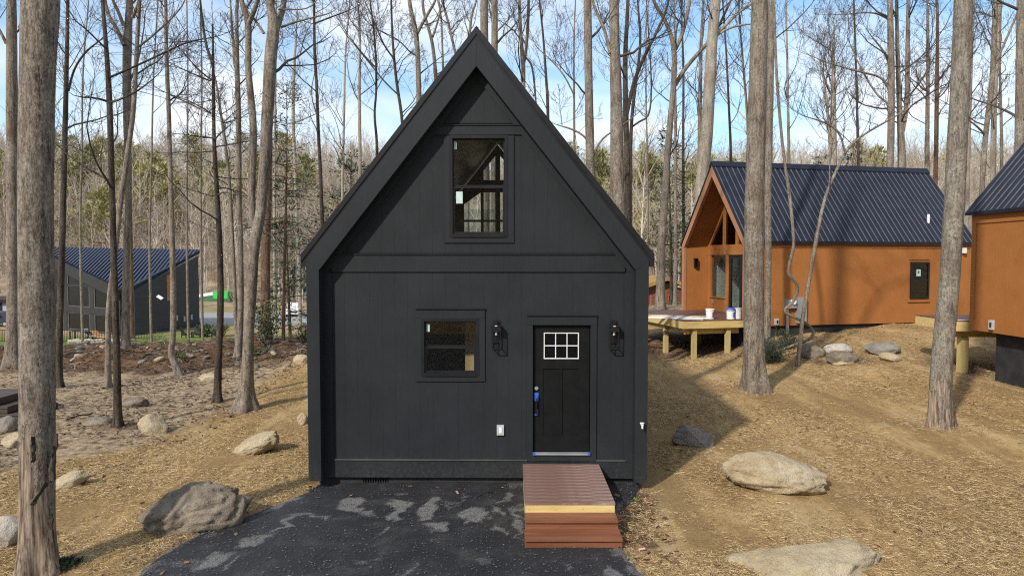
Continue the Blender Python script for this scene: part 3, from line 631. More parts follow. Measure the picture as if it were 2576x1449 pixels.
# door leaf with six lites
dr = bx('door', mt['doorblk'], cabin, dor[0], dor[1], WY + 0.085, WY + 0.105, dor[2], dor[3])
L0, L1, L2, L3 = lx(1369), lx(1455.5), lz(902), lz(838); dz_ = WY + 0.04
dl = MB(); a, b = dor[0] + 0.012, dor[1] - 0.012; z0, z1 = dor[2] + 0.04, dor[3] - 0.012
PX = [(lx(1366), lx(1410)), (lx(1415), lx(1458))]; PZ = (lz(1096), lz(928))
dl.box(a, L0, dz_, WY + 0.084, L2, L3).box(L1, b, dz_, WY + 0.084, L2, L3).box(a, b, dz_, WY + 0.084, L3, z1).box(a, b, dz_, WY + 0.084, PZ[1], L2).box(a, b, dz_, WY + 0.084, z0, PZ[0])
dl.box(a, PX[0][0], dz_, WY + 0.084, *PZ).box(PX[0][1], PX[1][0], dz_, WY + 0.084, *PZ).box(PX[1][1], b, dz_, WY + 0.084, *PZ)
dl.part('door_leaf', mt['doorblk'], dr)
for p in PX: bx('door_panel', mt['doorblk'], dr, p[0], p[1], dz_ + 0.014, WY + 0.083, *PZ)
g = MB(); n3 = (L1 - L0) / 3; zm = (L2 + L3) / 2
for k in range(4): g.box(L0 + k * n3 - 0.007, L0 + k * n3 + 0.007, dz_ - 0.008, dz_ + 0.012, L2 - 0.007, L3 + 0.007)
for k in range(3):
    for z in (L2, zm, L3): g.box(L0 + k * n3 + 0.007, L0 + (k + 1) * n3 - 0.007, dz_ - 0.0075, dz_ + 0.012, z - 0.007, z + 0.007)
g.part('door_grille', mt['white'], dr)
for i in range(3):
    for z_ in ((L2, zm), (zm, L3)): bx('pane', mt['glassdark'], dr, L0 + i * n3 + 0.0075, L0 + (i + 1) * n3 - 0.0075, dz_ + 0.013, dz_ + 0.017, z_[0] + 0.0075, z_[1] - 0.0075)
bx('threshold', mt['steel'], cabin, dor[0] + 0.002, dor[1] - 0.002, WY - 0.05, WY + 0.03, dor[2] + 0.003, dor[2] + 0.032)
MB().cyl((lx(1349.5), dz_ - 0.022, lz(976.6)), 0.03, 0.026, 0.022, 20, 'y').part('deadbolt', mt['steel'], dr)
hd = MB().box(lx(1349) - 0.016, lx(1349) + 0.016, dz_ - 0.012, dz_, lz(1046), lz(990)).box(lx(1349) - 0.009, lx(1349) + 0.009, dz_ - 0.06, dz_ - 0.045, lz(1038), lz(1000)).box(lx(1349) - 0.009, lx(1349) + 0.009, dz_ - 0.06, dz_ - 0.012, lz(1000), lz(997)).box(lx(1349) - 0.009, lx(1349) + 0.009, dz_ - 0.06, dz_ - 0.012, lz(1041), lz(1038)).part('door_handle', mt['metalblk'], dr)
x_ = lx(1349)
MB().box(x_ - 0.035, x_ + 0.037, dz_ - 0.0125, dz_ - 0.001, lz(1009), lz(988)).box(x_ + 0.0, x_ + 0.02, dz_ - 0.066, dz_ - 0.0125, lz(1001), lz(994)).part('masking_tape', mt['blue'], dr)
MB().box(x_ - 0.03, x_ + 0.03, dz_ - 0.0125, dz_ - 0.001, lz(1045), lz(1041)).box(x_ + 0.018, x_ + 0.031, dz_ - 0.0125, dz_ - 0.001, lz(1041), lz(1030)).part('masking_tape', mt['blue'], dr)
for xx in (dor[0] + 0.002, dor[1] - 0.042): MB().box(xx, xx + 0.04, WY - 0.053, WY - 0.0505, dor[2], dor[2] + 0.05).part('masking_tape', mt['blue'], dr)
# lanterns
def lantern(u0, u1, v0, v1, lab):
    xm = (lx(u0) + lx(u1)) / 2; z1 = lz(v0); z0 = lz(v1); d = 0.155
    t_ = thing('wall_lantern', lab, 'lantern', tuple(cabin.matrix_basis @ Vector((xm, WY, 0))) if False else (HX + xm * math.cos(R(-0.8)) - WY * math.sin(R(-0.8)), HY + xm * math.sin(R(-0.8)) + WY * math.cos(R(-0.8)), 0), R(-0.8), 'lanterns on the black cabin')
    h = 0.075
    MB().box(-0.055, 0.055, -0.022, 0.0, z1 - 0.3, z1 + 0.075).part('back_plate', mt['metalblk'], t_)
    MB().box(-0.02, 0.02, -0.09, -0.022, z1 + 0.03, z1 + 0.055).box(-0.02, 0.02, -0.1, -0.08, z1 + 0.0, z1 + 0.0295).part('arm', mt['metalblk'], t_)
    MB().box(-h, h, -d - 0.005, -0.0225, z1 - 0.022, z1).box(-h + 0.01, h - 0.01, -d + 0.005, -0.035, z1 - 0.1, z1 - 0.0225).part('cap', mt['metalblk'], t_)
    c = MB()
    for sx in (-h, h - 0.012):
        for sy in (-d, -0.04): c.box(sx, sx + 0.012, sy, sy + 0.012, z0 + 0.012, z1 - 0.0225)
    c.box(-h, h, -d, -d + 0.012, z0, z0 + 0.0118).box(-h, h, -0.04, -0.028, z0, z0 + 0.0118).box(-h, -h + 0.012, -d + 0.012, -0.04, z0, z0 + 0.0118).box(h - 0.012, h, -d + 0.012, -0.04, z0, z0 + 0.0118)
    c.part('cage', mt['metalblk'], t_)
    MB().box(-0.02, 0.02, -d - 0.008, -d - 0.0055, z1 - 0.018, z1 - 0.003).cyl((0, -d / 2 - 0.02, z1 - 0.16), 0.018, 0.02, 0.06, 12).part('socket', mt['bulb'], t_)
    for sx in (-h + 0.003, h - 0.006): bx('glass', mt['glass'], t_, sx, sx + 0.003, -d + 0.012, -0.04, z0 + 0.012, z1 - 0.0225)
lantern(1236.5, 1259.5, 816, 875, 'black glass lantern between the square window and the door')
lantern(1530, 1555, 816, 875, 'black glass lantern between the door and the cabin corner post')
ox, oz = lx(1249), lz(1093)
MB().box(ox, ox + 0.115, WY - 0.035, WY, oz, oz + 0.165).part('outlet_box', mt['greyplastic'], cabin); bx('outlet_cover', mt['white'], cabin, ox + 0.035, ox + 0.08, WY - 0.043, WY - 0.0355, oz + 0.035, oz + 0.13)
hx_, hz_ = at(1613, 1065, 10.75)[0] - HX, lz(1065, 10.75)
MB().cyl((hx_, -0.07, hz_), 0.018, 0.022, 0.07, 12, 'y').cyl((hx_, -0.075, hz_ - 0.055), 0.014, 0.017, 0.05, 12).cyl((hx_, -0.05, hz_ + 0.02), 0.035, 0.035, 0.012, 12).part('hose_tap', mt['white'], cabin)
# foundation with a slotted vent
fo = MB().box(-2.62, -1.9, WY + 0.06, WY + 0.3, -0.35, 0.17).box(-1.48, 2.62, WY + 0.06, WY + 0.3, -0.35, 0.17).box(-1.9, -1.48, WY + 0.1, WY + 0.3, -0.35, 0.17).box(-2.62, -2.5, WY + 0.3, DEP, -0.35, 0.17).box(2.5, 2.62, WY + 0.3, DEP, -0.35, 0.17).part('foundation', mt['found'], cabin)
for k in range(10): bx('vent_slat', mt['found'], fo, -1.885 + k * 0.041, -1.868 + k * 0.041, WY + 0.07, WY + 0.1, 0.0, 0.16)
# inside: floors, back wall with tall panes, a plywood partition
bx('floor', mt['intgrey'], cabin, -2.6, 2.6, WY + 0.1, DEP, 0.17, 0.4); bx('loft_floor', mt['intgrey'], cabin, -2.6, 2.6, WY + 0.1, 4.6, 3.4, 3.58)
bx('partition', mt['tanwood'], cabin, lx(1160), lx(1250), WY + 0.7, WY + 0.8, 0.41, 3.39); bx('partition', mt['intgrey'], cabin, -2.6, lx(1159), WY + 2.2, WY + 2.3, 0.41, 3.39)
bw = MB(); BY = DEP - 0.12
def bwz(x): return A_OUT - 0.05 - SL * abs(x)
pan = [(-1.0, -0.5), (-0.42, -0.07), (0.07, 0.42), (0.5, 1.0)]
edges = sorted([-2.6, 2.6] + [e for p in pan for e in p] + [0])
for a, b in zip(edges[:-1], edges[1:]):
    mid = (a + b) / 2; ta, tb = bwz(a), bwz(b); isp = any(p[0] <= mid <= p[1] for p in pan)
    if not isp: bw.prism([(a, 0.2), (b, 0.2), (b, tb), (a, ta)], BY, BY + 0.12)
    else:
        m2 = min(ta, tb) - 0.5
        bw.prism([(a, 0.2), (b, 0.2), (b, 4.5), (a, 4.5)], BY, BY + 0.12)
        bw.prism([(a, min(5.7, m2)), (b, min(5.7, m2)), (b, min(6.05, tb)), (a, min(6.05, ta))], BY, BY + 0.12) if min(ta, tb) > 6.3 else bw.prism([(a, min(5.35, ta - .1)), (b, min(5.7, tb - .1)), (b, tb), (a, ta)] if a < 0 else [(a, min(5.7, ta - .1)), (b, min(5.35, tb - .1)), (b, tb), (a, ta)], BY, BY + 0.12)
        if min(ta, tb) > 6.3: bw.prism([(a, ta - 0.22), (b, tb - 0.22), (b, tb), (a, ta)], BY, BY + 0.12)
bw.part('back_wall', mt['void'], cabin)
for a, b in pan: bx('back_pane', mt['glass'], cabin, a, b, BY + 0.05, BY + 0.055, 4.5, 5.2)
bx('loft_railing', mt['metalblk'], cabin, -2.5, 2.5, 4.5, 4.53, 4.55, 4.6)

# steps and landing
st = thing('porch_steps', 'low wooden landing with two red-brown steps below the cabin door', 'steps', (0, 0, 0), 0)
SX0, SX1 = 0.173, 1.41; DZ = 0.40
m = MB().box(0, SX1 - SX0, 0, 0.136, -0.026, 0).mesh('deck_board')
for k in range(13): link('deck_board', m, mt['deck'], st, (SX0, 9.19 + k * 0.1395, DZ))
bx('front_board', mt['pine'], st, SX0 + 0.01, SX1 - 0.005, 9.2, 9.238, 0.262, 0.3735)
for xx in (SX0 + 0.01, SX1 - 0.045): bx('side_board', mt['pineup'], st, xx, xx + 0.038, 9.2385, 10.99, 0.02, 0.3735)
m = MB().box(0, 0.02, -0.006, 0, 0, 0.02).mesh('screw')
for xx in (0.06, 0.42, 0.8, 1.16): link('screw', MB().cyl((0, -0.004, 0), 0.006, 0.006, 0.004, 8, 'y').mesh('screw'), mt['steel'], st, (SX0 + xx, 9.2, 0.3 + 0.02 * random.random()))
bx('tread', mt['comp'], st, SX0, SX1, 8.925, 9.199, 0.238, 0.266); bx('tread_lip', mt['comp'], st, SX0, SX1, 8.91, 8.9245, 0.23, 0.262)
bx('riser', mt['comp'], st, SX0, SX1, 8.94, 8.96, 0.142, 0.2295); bx('tread', mt['comp'], st, SX0 - 0.01, SX1 + 0.01, 8.63, 8.9395, 0.112, 0.14); bx('tread_lip', mt['comp'], st, SX0 - 0.01, SX1 + 0.01, 8.615, 8.6295, 0.104, 0.136)
bx('riser', mt['comp'], st, SX0 - 0.01, SX1 + 0.01, 8.645, 8.665, -0.01, 0.1035)
for xx in (SX0 + 0.005, SX1 - 0.045): MB().prism([(8.668, -0.02), (9.2, -0.02), (9.2, 0.236), (8.962, 0.236), (8.962, 0.11), (8.668, 0.11)], xx, xx + 0.038, 'x').part('stringer', mt['pineup'], st)

# ------------------------------------------------------------------ orange cabin beyond the yard
TH = R(13); C1 = at(1876, 652, 24.0)
oc = thing('orange_cabin', 'orange gabled cabin with navy metal roof and open timber deck', 'house', (C1[0], C1[1], 0), TH)
OW, OL, OZ0, OZ1, OZR = 4.75, 9.7, 1.35, 4.40, 7.39   # local x along the side wall, local y across the gable front
def opart(nm, mat, *a): return bx(nm, mt[mat], oc, *a)
FB = 1.1; OM = OW / 2; osl = (OZR - OZ1) / OM
# side walls, back gable
opart('side_wall', 'orange', 0.08, OL, 0.02, 0.14, OZ0, OZ1); opart('side_wall', 'orange', 0.08, OL, OW - 0.14, OW - 0.02, OZ0, OZ1); opart('inner_lining', 'curtain', FB + 0.125, OL - 0.13, OW - 0.16, OW - 0.141, OZ0 + 0.251, OZ1 - 0.02)
MB().prism([(0.02, OZ0), (OW - 0.02, OZ0), (OW - 0.02, OZ1), (OM, OZR - 0.05), (0.02, OZ1)], OL - 0.12, OL - 0.005, 'x').part('back_gable', mt['orange'], oc)
opart('skirt_board', 'orangetrim', 0.1, OL - 0.01, -0.004, 0.02, OZ0, OZ0 + 0.29); opart('frieze_board', 'orangetrim', 0.1, OL - 0.01, -0.004, 0.02, OZ1 - 0.27, OZ1)
opart('corner_board', 'orangetrim', OL - 0.13, OL, -0.0045, 0.018, OZ0 + 0.29, OZ1 - 0.27)
opart('foundation', 'found', 0.25, OL - 0.2, 0.1, OW - 0.1, -0.6, OZ0 - 0.002)
# front frame with rake boards and deep soffit; front wall set back 1.1 m
FB = 1.1
for y0, y1 in ((0, 0.16), (OW - 0.16, OW)):
    opart('frame_post', 'orangelite', -0.02, 0.1, y0 - 0.003, y1 + 0.003, OZ0, OZ1 - 0.2); opart('porch_side_wall', 'orange', 0.1, FB + 0.1, y0 + 0.021, y1 - 0.02, OZ0, OZ1 - 0.05)
for s in (0, 1):
    f = (lambda y: y) if s == 0 else (lambda y: OW - y)
    MB().prism([(f(-0.003), OZ1 - 0.2), (f(0.16), OZ1 - 0.2), (f(OM), OZR - 0.50), (f(OM), OZR - 0.07), (f(-0.003), OZ1 - 0.07)], -0.025, 0.1, 'x').part('rake_board', mt['orangelite'], oc)
    MB().prism([(f(0.1), OZ1 - 0.17), (f(OM), OZR - 0.35), (f(OM), OZR - 0.1), (f(0.1), OZ1 + 0.05)], 0.1, FB + 0.1, 'x').part('soffit', mt['orange'], oc)
    MB().prism([(f(-0.09), OZ1 - 0.13), (f(OM), OZR - 0.065), (f(OM), OZR + 0.02), (f(-0.09), OZ1 - 0.04)], -0.05, OL + 0.1, 'x').part('roof_slope', mt['roofnavy'], oc)
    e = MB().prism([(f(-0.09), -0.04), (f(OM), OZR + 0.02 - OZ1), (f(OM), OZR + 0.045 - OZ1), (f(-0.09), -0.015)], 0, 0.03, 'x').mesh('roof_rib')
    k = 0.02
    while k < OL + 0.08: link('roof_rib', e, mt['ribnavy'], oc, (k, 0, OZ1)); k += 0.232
MB().prism([(OM - 0.16, OZR - 0.14), (OM, OZR + 0.05), (OM + 0.16, OZR - 0.14), (OM + 0.16, OZR - 0.1), (OM, OZR + 0.09), (OM - 0.16, OZR - 0.1)], -0.06, OL + 0.11, 'x').part('ridge_cap', mt['roofnavy'], oc)
opart('gutter_trim', 'metalblk', -0.05, OL + 0.1, -0.1, -0.09, OZ1 - 0.14, OZ1 - 0.03)
# glazed front wall: posts, rails, panes
FZ = OZ0 + 0.25
def fw(nm, mat, y0, y1, z0, z1, x0=FB, x1=FB + 0.12): return bx(nm, mt[mat], oc, x0, x1, y0, y1, z0, z1)
fw('front_panel', 'orange', 0.16, 1.0, FZ, FZ + 0.55); fw('front_panel', 'orange', 3.18, OW - 0.16, FZ, FZ + 0.58)
fw('header', 'orangetrim', 0.1, OW - 0.1, OZ1 - 0.5, OZ1 - 0.1, FB - 0.03, FB + 0.12)
for y0, y1 in ((1.0, 1.12), (2.98, 3.18), (4.36, 4.59)): fw('mullion', 'orangetrim', y0, y1, FZ, OZ1 - 0.5, FB - 0.02, FB + 0.121)
for y0, y1 in ((1.35, 1.5), (OM - 0.05, OM + 0.1), (3.3, 3.42)):
    zt = OZR - 0.45 - osl * max(abs((y0 + y1) / 2 - OM) - 0.02, 0); fw('gable_post', 'orangetrim', y0, y1, OZ1 - 0.1, zt, FB - 0.02, FB + 0.12)
for s in (0, 1):
    f = (lambda y: y) if s == 0 else (lambda y: OW - y)
    MB().prism([(f(0.2), OZ1 - 0.1), (f(0.34), OZ1 - 0.1), (f(OM), OZ1 - 0.1 + (OM - 0.34) * osl), (f(OM), OZ1 - 0.1 + (OM - 0.2) * osl)], FB - 0.025, FB + 0.1, 'x').part('gable_trim', mt['orangetrim'], oc)
    MB().prism([(f(0.34), OZ1 - 0.09), (f(OM - 0.06), OZ1 - 0.09), (f(OM - 0.06), OZ1 - 0.12 + (OM - 0.42) * osl)], FB + 0.05, FB + 0.06, 'x').part('gable_pane', mt['glassdark'], oc)
fw('pane', 'glass', 3.18, 4.36, FZ + 0.58, OZ1 - 0.5, FB + 0.05, FB + 0.06)
fw('window_sill', 'orangetrim', 3.16, 4.38, FZ + 0.54, FZ + 0.582, FB - 0.05, FB + 0.1)
dd_ = fw('door', 'metalblk', 1.12, 2.98, FZ, FZ + 0.06)
for a_, b_ in ((1.12, 2.045), (2.055, 2.98)):
    MB().box(FB + 0.02, FB + 0.08, a_, a_ + 0.16, FZ + 0.06, OZ1 - 0.51).box(FB + 0.02, FB + 0.08, b_ - 0.16, b_, FZ + 0.06, OZ1 - 0.51).box(FB + 0.02, FB + 0.08, a_ + 0.16, b_ - 0.16, FZ + 0.06, FZ + 0.25).box(FB + 0.02, FB + 0.08, a_ + 0.16, b_ - 0.16, OZ1 - 0.64, OZ1 - 0.51).part('door_leaf', mt['metalblk'], dd_)
    bx('pane', mt['glass'], dd_, FB + 0.05, FB + 0.06, a_ + 0.16, b_ - 0.16, FZ + 0.25, OZ1 - 0.64)
# inside: floor, pale wall
opart('floor', 'intgrey', FB + 0.13, OL - 0.13, 0.15, OW - 0.15, OZ0, FZ); opart('inner_wall', 'curtain', FB + 1.5, FB + 1.6, 0.15, OW - 0.15, FZ + 0.002, OZ1 - 0.1); opart('loft', 'intgrey', FB + 2.0, OL - 0.13, 0.15, OW - 0.15, OZ1 - 0.35, OZ1 - 0.15)
# side window
def oat(u, v):   # pixel -> (local x, z) on the side wall plane
    c, s = math.cos(TH), math.sin(TH); k = (u - UC) / F
    lxx = (k * C1[1] - C1[0]) / (c - k * s); d = C1[1] + lxx * s; return lxx, at(u, v, d)[2]
wx0, wz1 = oat(2290.5, 659); wx1, wz0 = oat(2337, 750)
wn = MB().box(wx0, wx0 + 0.06, -0.03, 0.02, wz0, wz1).box(wx1 - 0.06, wx1, -0.03, 0.02, wz0, wz1).box(wx0 + 0.06, wx1 - 0.06, -0.03, 0.02, wz1 - 0.06, wz1).box(wx0 + 0.06, wx1 - 0.06, -0.03, 0.02, wz0, wz0 + 0.07).box(wx0 + 0.06, wx1 - 0.06, -0.02, 0.02, (wz0 + wz1) / 2 - 0.03, (wz0 + wz1) / 2 + 0.03).part('window', mt['metalblk'], oc)
zc = (wz0 + wz1) / 2
for p, q in ((wz0 + 0.07, zc - 0.03), (zc + 0.03, wz1 - 0.06)): bx('pane', mt['glassdark'], wn, wx0 + 0.06, wx1 - 0.06, 0.0, 0.006, p, q); 
bx('window_backing', mt['intgrey'], wn, wx0 + 0.06, wx1 - 0.06, 0.0125, 0.0175, wz0 + 0.07, wz1 - 0.06)
bx('sticker', mt['sticker'], wn, wx0 + 0.26, wx0 + 0.45, -0.004, -0.001, zc + 0.15, zc + 0.4); bx('sticker_print', mt['dkgreen'], wn, wx0 + 0.32, wx0 + 0.39, -0.0055, -0.0042, zc + 0.25, zc + 0.35)
opart('window_sill', 'orangetrim', wx0 - 0.1, wx1 + 0.06, -0.03, 0.018, wz0 - 0.14, wz0 - 0.09); opart('window_head', 'orangetrim', wx0 - 0.06, wx1 + 0.02, -0.012, 0.018, wz1 + 0.08, wz1 + 0.12)
# meter, panel, conduit, outlet, flood lamp, roof pipe
def oitem(nm, mat, u0, v1, u1, v0, dpt, y=0.019):
    x0, z0 = oat(u0, v0); x1, z1 = oat(u1, v1); return opart(nm, mat, x0, x1, -dpt, y, z0, z1)
mtr = oitem('meter_box', 'steel', 1973, 753, 2000, 775, 0.13); xa, za = oat(1991, 759); MB().cyl((xa, -0.2, za), 0.085, 0.095, 0.07, 18, 'y').part('meter', mt['white'], mtr); oitem('meter_label', 'loungeorange', 1975, 771, 1984, 775.5, 0.134, -0.1301).parent = oc
oitem('electric_panel', 'steel', 2003, 748, 2026, 812, 0.12); xa, za = oat(1980, 775); xb, zb = oat(1980, 862)
MB().cyl((xa, -0.06, zb), 0.04, 0.04, za - zb, 12).part('conduit', mt['greyplastic'], oc); xm, zm2 = oat(1980, 815); MB().cyl((xm, -0.06, zm2 - 0.35), 0.055, 0.055, 0.3, 12).part('conduit_sleeve', mt['greyplastic'], oc)
ob = oitem('outlet_box', 'greyplastic', 1949, 801, 1958.5, 817, 0.07); oitem('outlet_hole', 'void', 1953, 805, 1957, 814, 0.075, -0.0701)
oitem('flood_lamp', 'white', 2417, 624, 2424, 637, 0.12)
xv, zv = oat(2362, 560); MB().cyl((xv, 0.55, OZ1 + 0.55), 0.05, 0.05, 0.5, 12).part('vent_pipe', mt['white'], oc); MB().cyl((xv, 0.55, OZ1 + 0.5), 0.09, 0.06, 0.1, 12).part('pipe_boot', mt['metalblk'], oc)
# front lantern and outlet
LY, LX, lzz = OW - 0.14, 0.5, OZ0 + 2.05
ln = MB().box(LX - 0.07, LX - 0.055, LY - 0.14, LY - 0.02, lzz, lzz + 0.32).box(LX + 0.055, LX + 0.07, LY - 0.14, LY - 0.02, lzz, lzz + 0.32).box(LX - 0.075, LX + 0.075, LY - 0.145, LY - 0.001, lzz + 0.321, lzz + 0.37).box(LX - 0.054, LX + 0.054, LY - 0.14, LY - 0.02, lzz - 0.012, lzz).box(LX - 0.05, LX + 0.05, LY - 0.02, LY - 0.001, lzz + 0.04, lzz + 0.31).part('lantern', mt['metalblk'], oc)
fw('front_outlet', 'steel', 4.1, 4.2, FZ + 0.3, FZ + 0.45, FB - 0.04, FB + 0.001)
# deck in front of the gable
dk = thing('timber_deck', 'yellow treated pine deck standing on posts before the orange cabin', 'deck', (C1[0], C1[1], 0), TH)
DKZ = 1.6; DX0, DX1 = -2.35, FB - 0.005
m = MB().box(0, 0.138, 0.03, OW + 0.3, -0.03, 0).mesh('deck_board'); k = DX0
while k < DX1 - 0.14:
    yy0 = 0.0
    if k > -0.17: mm = MB().box(0, 0.138, 0.17, OW - 0.17, -0.03, 0).mesh('deck_board'); link('deck_board', mm, mt['deckdark'], dk, (k, 0, DKZ))
    else: link('deck_board', m, mt['deckdark'], dk, (k, 0, DKZ))
    k += 0.1435
def dpart(nm, mat, *a): return bx(nm, mt[mat], dk, *a)
dpart('rim_board', 'pine', DX0, -0.03, 0.03, 0.07, DKZ - 0.28, DKZ - 0.031); dpart('rim_board', 'pine', DX0, DX0 + 0.04, 0.0705, OW + 0.3, DKZ - 0.28, DKZ - 0.031)
dpart('rim_board', 'pine', DX0 + 0.041, -0.03, OW + 0.26, OW + 0.3, DKZ - 0.28, DKZ - 0.031); dpart('beam', 'pine', DX0 + 0.2, -0.05, 0.3, 0.38, DKZ - 0.5, DKZ - 0.281); dpart('beam', 'pine', DX0 + 0.35, DX0 + 0.43, 0.381, OW, DKZ - 0.48, DKZ - 0.2815)
for k in range(9): dpart('joist', 'pine', DX0 + 0.041, -0.03, 0.5 + k * 0.45, 0.54 + k * 0.45, DKZ - 0.26, DKZ - 0.031)
def post(x, y):
    p = dk.matrix_basis if False else None; wx = C1[0] + x * math.cos(TH) - y * math.sin(TH); wy = C1[1] + x * math.sin(TH) + y * math.cos(TH)
    bx('post', mt['pineup'], dk, x - 0.075, x + 0.075, y - 0.075, y + 0.075, hz1(wx, wy) - 0.2, DKZ - 0.2815)
post(DX0 + 0.5, 0.2); post(-0.55, 0.2); post(DX0 + 0.25, 1.9); post(DX0 + 0.25, 4.2); post(-0.4, 2.6)
# stairs at the far end of the deck
for k in range(5):
    dpart('stair_tread', 'deckdark', DX0 - 0.25 * (k + 1), DX0 - 0.25 * k, 3.2, 4.6, DKZ - 0.2 * (k + 1) - 0.03, DKZ - 0.2 * (k + 1))
for y_ in (3.2, 4.55): MB().prism([(DX0, DKZ - 0.05), (DX0, DKZ - 0.3), (DX0 - 1.35, DKZ - 1.4), (DX0 - 1.35, DKZ - 1.12)], y_, y_ + 0.05).part('stair_stringer', mt['pineup'], dk)
# things lying on the deck
def dw(x, y, z=DKZ): return (C1[0] + x * math.cos(TH) - y * math.sin(TH), C1[1] + x * math.sin(TH) + y * math.cos(TH), z)
def bucket(x, y, lab, lid, printm):
    t_ = thing('paint_bucket', lab, 'bucket', dw(x, y), TH + 0.4, 'paint buckets on the deck')
    MB().cyl((0, 0, 0.002), 0.135, 0.15, 0.36, 24).part('pail', mt['white'], t_)
    MB().cyl((0, 0, 0.30), 0.156, 0.156, 0.02, 24).cyl((0, 0, 0.335), 0.157, 0.157, 0.02, 24).part('rim', mt['white'] if lid != 'blue' else mt['blue'], t_)
    if lid: MB().cyl((0, 0, 0.362), 0.157, 0.15, 0.03, 24).part('lid', mt[lid], t_)
    a0 = -1.9; pts = []
    b = MB()
    for i in range(6):
        a1 = a0 + i * 0.13; a2 = a1 + 0.13
        b.poly([(0.147 * math.cos(a1), 0.147 * math.sin(a1), 0.07), (0.147 * math.cos(a2), 0.147 * math.sin(a2), 0.07), (0.1525 * math.cos(a2), 0.1525 * math.sin(a2), 0.25), (0.1525 * math.cos(a1), 0.1525 * math.sin(a1), 0.25)])
    if printm: b.part('print', mt[printm], t_)
    hnd = MB()
    for i in range(10):
        a1 = math.pi * i / 10; a2 = math.pi * (i + 1) / 10; p = (0.157 * math.cos(a1), -0.02 - 0.13 * math.sin(a1) * 0.5, 0.31 - 0.12 * math.sin(a1)); q = (0.157 * math.cos(a2), -0.02 - 0.13 * math.sin(a2) * 0.5, 0.31 - 0.12 * math.sin(a2))
        hnd.poly([p, q, (q[0], q[1], q[2] + 0.008), (p[0], p[1], p[2] + 0.008)])
    hnd.part('handle', mt['steel'], t_)
    return t_
bucket(-1.05, 0.55, 'open white bucket with a dark printed square, nearest the loose boards', None, 'redtrim')
bucket(-0.35, 0.35, 'white bucket with a blue lid on the pine deck', 'blue', 'blue')
bucket(-0.05, 0.4, 'plain pale grey bucket beside the blue-lidded one', 'greyplastic', None)
spec = [(-2.25, 0.25, 0.55, 2.9, 'white'), (-2.05, 0.35, 0.62, 2.7, 'white'), (-1.9, 0.3, 0.5, 2.6, 'white'), (-1.75, 0.7, 0.7, 2.2, 'pine')]
for k, (x_, y_, a_, L_, mm) in enumerate(spec):
    p = dw(x_ + 0.75, y_ - 0.05); o = link('loose_board', MB().box(-0.05, 0.05, 0, L_, 0, 0.02).mesh('loose_board'), mt['white' if mm == 'white' else 'pine'], None, (p[0], p[1], DKZ + 0.004 + 0.022 * k)); o.rotation_euler = (0, 0, TH + a_ + 0.35)
    tag(o, ['loose white trim board at the bottom of the pile on the pine deck', 'loose white trim board in the middle of the pile on the pine deck', 'loose white trim board at the top of the white pile on the deck'][k] if mm == 'white' else 'loose bare pine board lying on the white trim boards', 'board', 'loose boards on the deck')

# ------------------------------------------------------------------ second orange cabin, seen at its corner
C2 = at(2443, 652, 18.06); rc = thing('orange_cabin', 'orange cabin wall and navy roof rising beside the peeling-bark tree', 'house', (C2[0], C2[1], 0), 0)
RZ0, RZ1 = 1.87, 4.90; RW, RL = 5.0, 10.0; RR = RZ1 + 1.25 * RW / 2
bx('side_wall', mt['orange'], rc, 0.02, 0.14, -RL, 0, RZ0, RZ1); bx('side_wall', mt['orange'], rc, RW - 0.14, RW - 0.02, -RL, 0, RZ0, RZ1)
for y_ in (-RL, -0.12): MB().prism([(0.14, RZ0), (RW - 0.14, RZ0), (RW - 0.14, RZ1), (RW / 2, RR - 0.1), (0.14, RZ1)], y_, y_ + 0.115).part('gable_wall', mt['orange'], rc)
bx('corner_board', mt['orangetrim'], rc, -0.004, 0.02, -0.16, -0.001, RZ0 + 0.27, RZ1 - 0.25); bx('frieze_board', mt['orangetrim'], rc, -0.006, 0.02, -RL, 0, RZ1 - 0.25, RZ1); bx('skirt_board', mt['orangetrim'], rc, -0.004, 0.02, -RL, 0, RZ0, RZ0 + 0.27)
bx('foundation', mt['found'], rc, 0.3, RW - 0.3, -RL + 0.2, -0.6, -0.3, RZ0 - 0.002)
for s in (0, 1):
    f = (lambda x: x) if s == 0 else (lambda x: RW - x)
    MB().prism([(f(-0.12), RZ1 - 0.03), (f(RW / 2), RR + 0.12), (f(RW / 2), RR + 0.2), (f(-0.12), RZ1 + 0.05)], -RL - 0.1, 0.12).part('roof_slope', mt['roofnavy'], rc)
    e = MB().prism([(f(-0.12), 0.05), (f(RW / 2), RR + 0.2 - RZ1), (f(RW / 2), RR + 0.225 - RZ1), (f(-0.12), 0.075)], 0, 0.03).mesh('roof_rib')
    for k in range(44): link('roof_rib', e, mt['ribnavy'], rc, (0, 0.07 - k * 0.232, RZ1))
x0, z0 = 0, at(2492, 838, 17.4)[2]; ob = bx('outlet_box', mt['greyplastic'], rc, -0.07, 0.0, -0.95, -0.82, RZ0 + 0.08, RZ0 + 0.32); bx('outlet_hole', mt['void'], rc, -0.075, -0.0705, -0.93, -0.86, RZ0 + 0.14, RZ0 + 0.26)
d2 = thing('timber_deck', 'small pine deck on a yellow post behind the right orange cabin', 'deck', (C2[0], C2[1], 0), 0)
for k in range(13): bx('deck_board', mt['deckdark'], d2, -0.25, 5.0, 0.14 + k * 0.143, 0.278 + k * 0.143, 2.06, 2.09)
bx('rim_board', mt['pine'], d2, -0.25, -0.21, 0.14, 2.0, 1.8, 2.059); bx('rim_board', mt['pine'], d2, -0.209, 5.0, 0.14, 0.18, 1.8, 2.059); bx('beam', mt['pine'], d2, -0.1, 5.0, 0.5, 0.58, 1.6, 1.799)
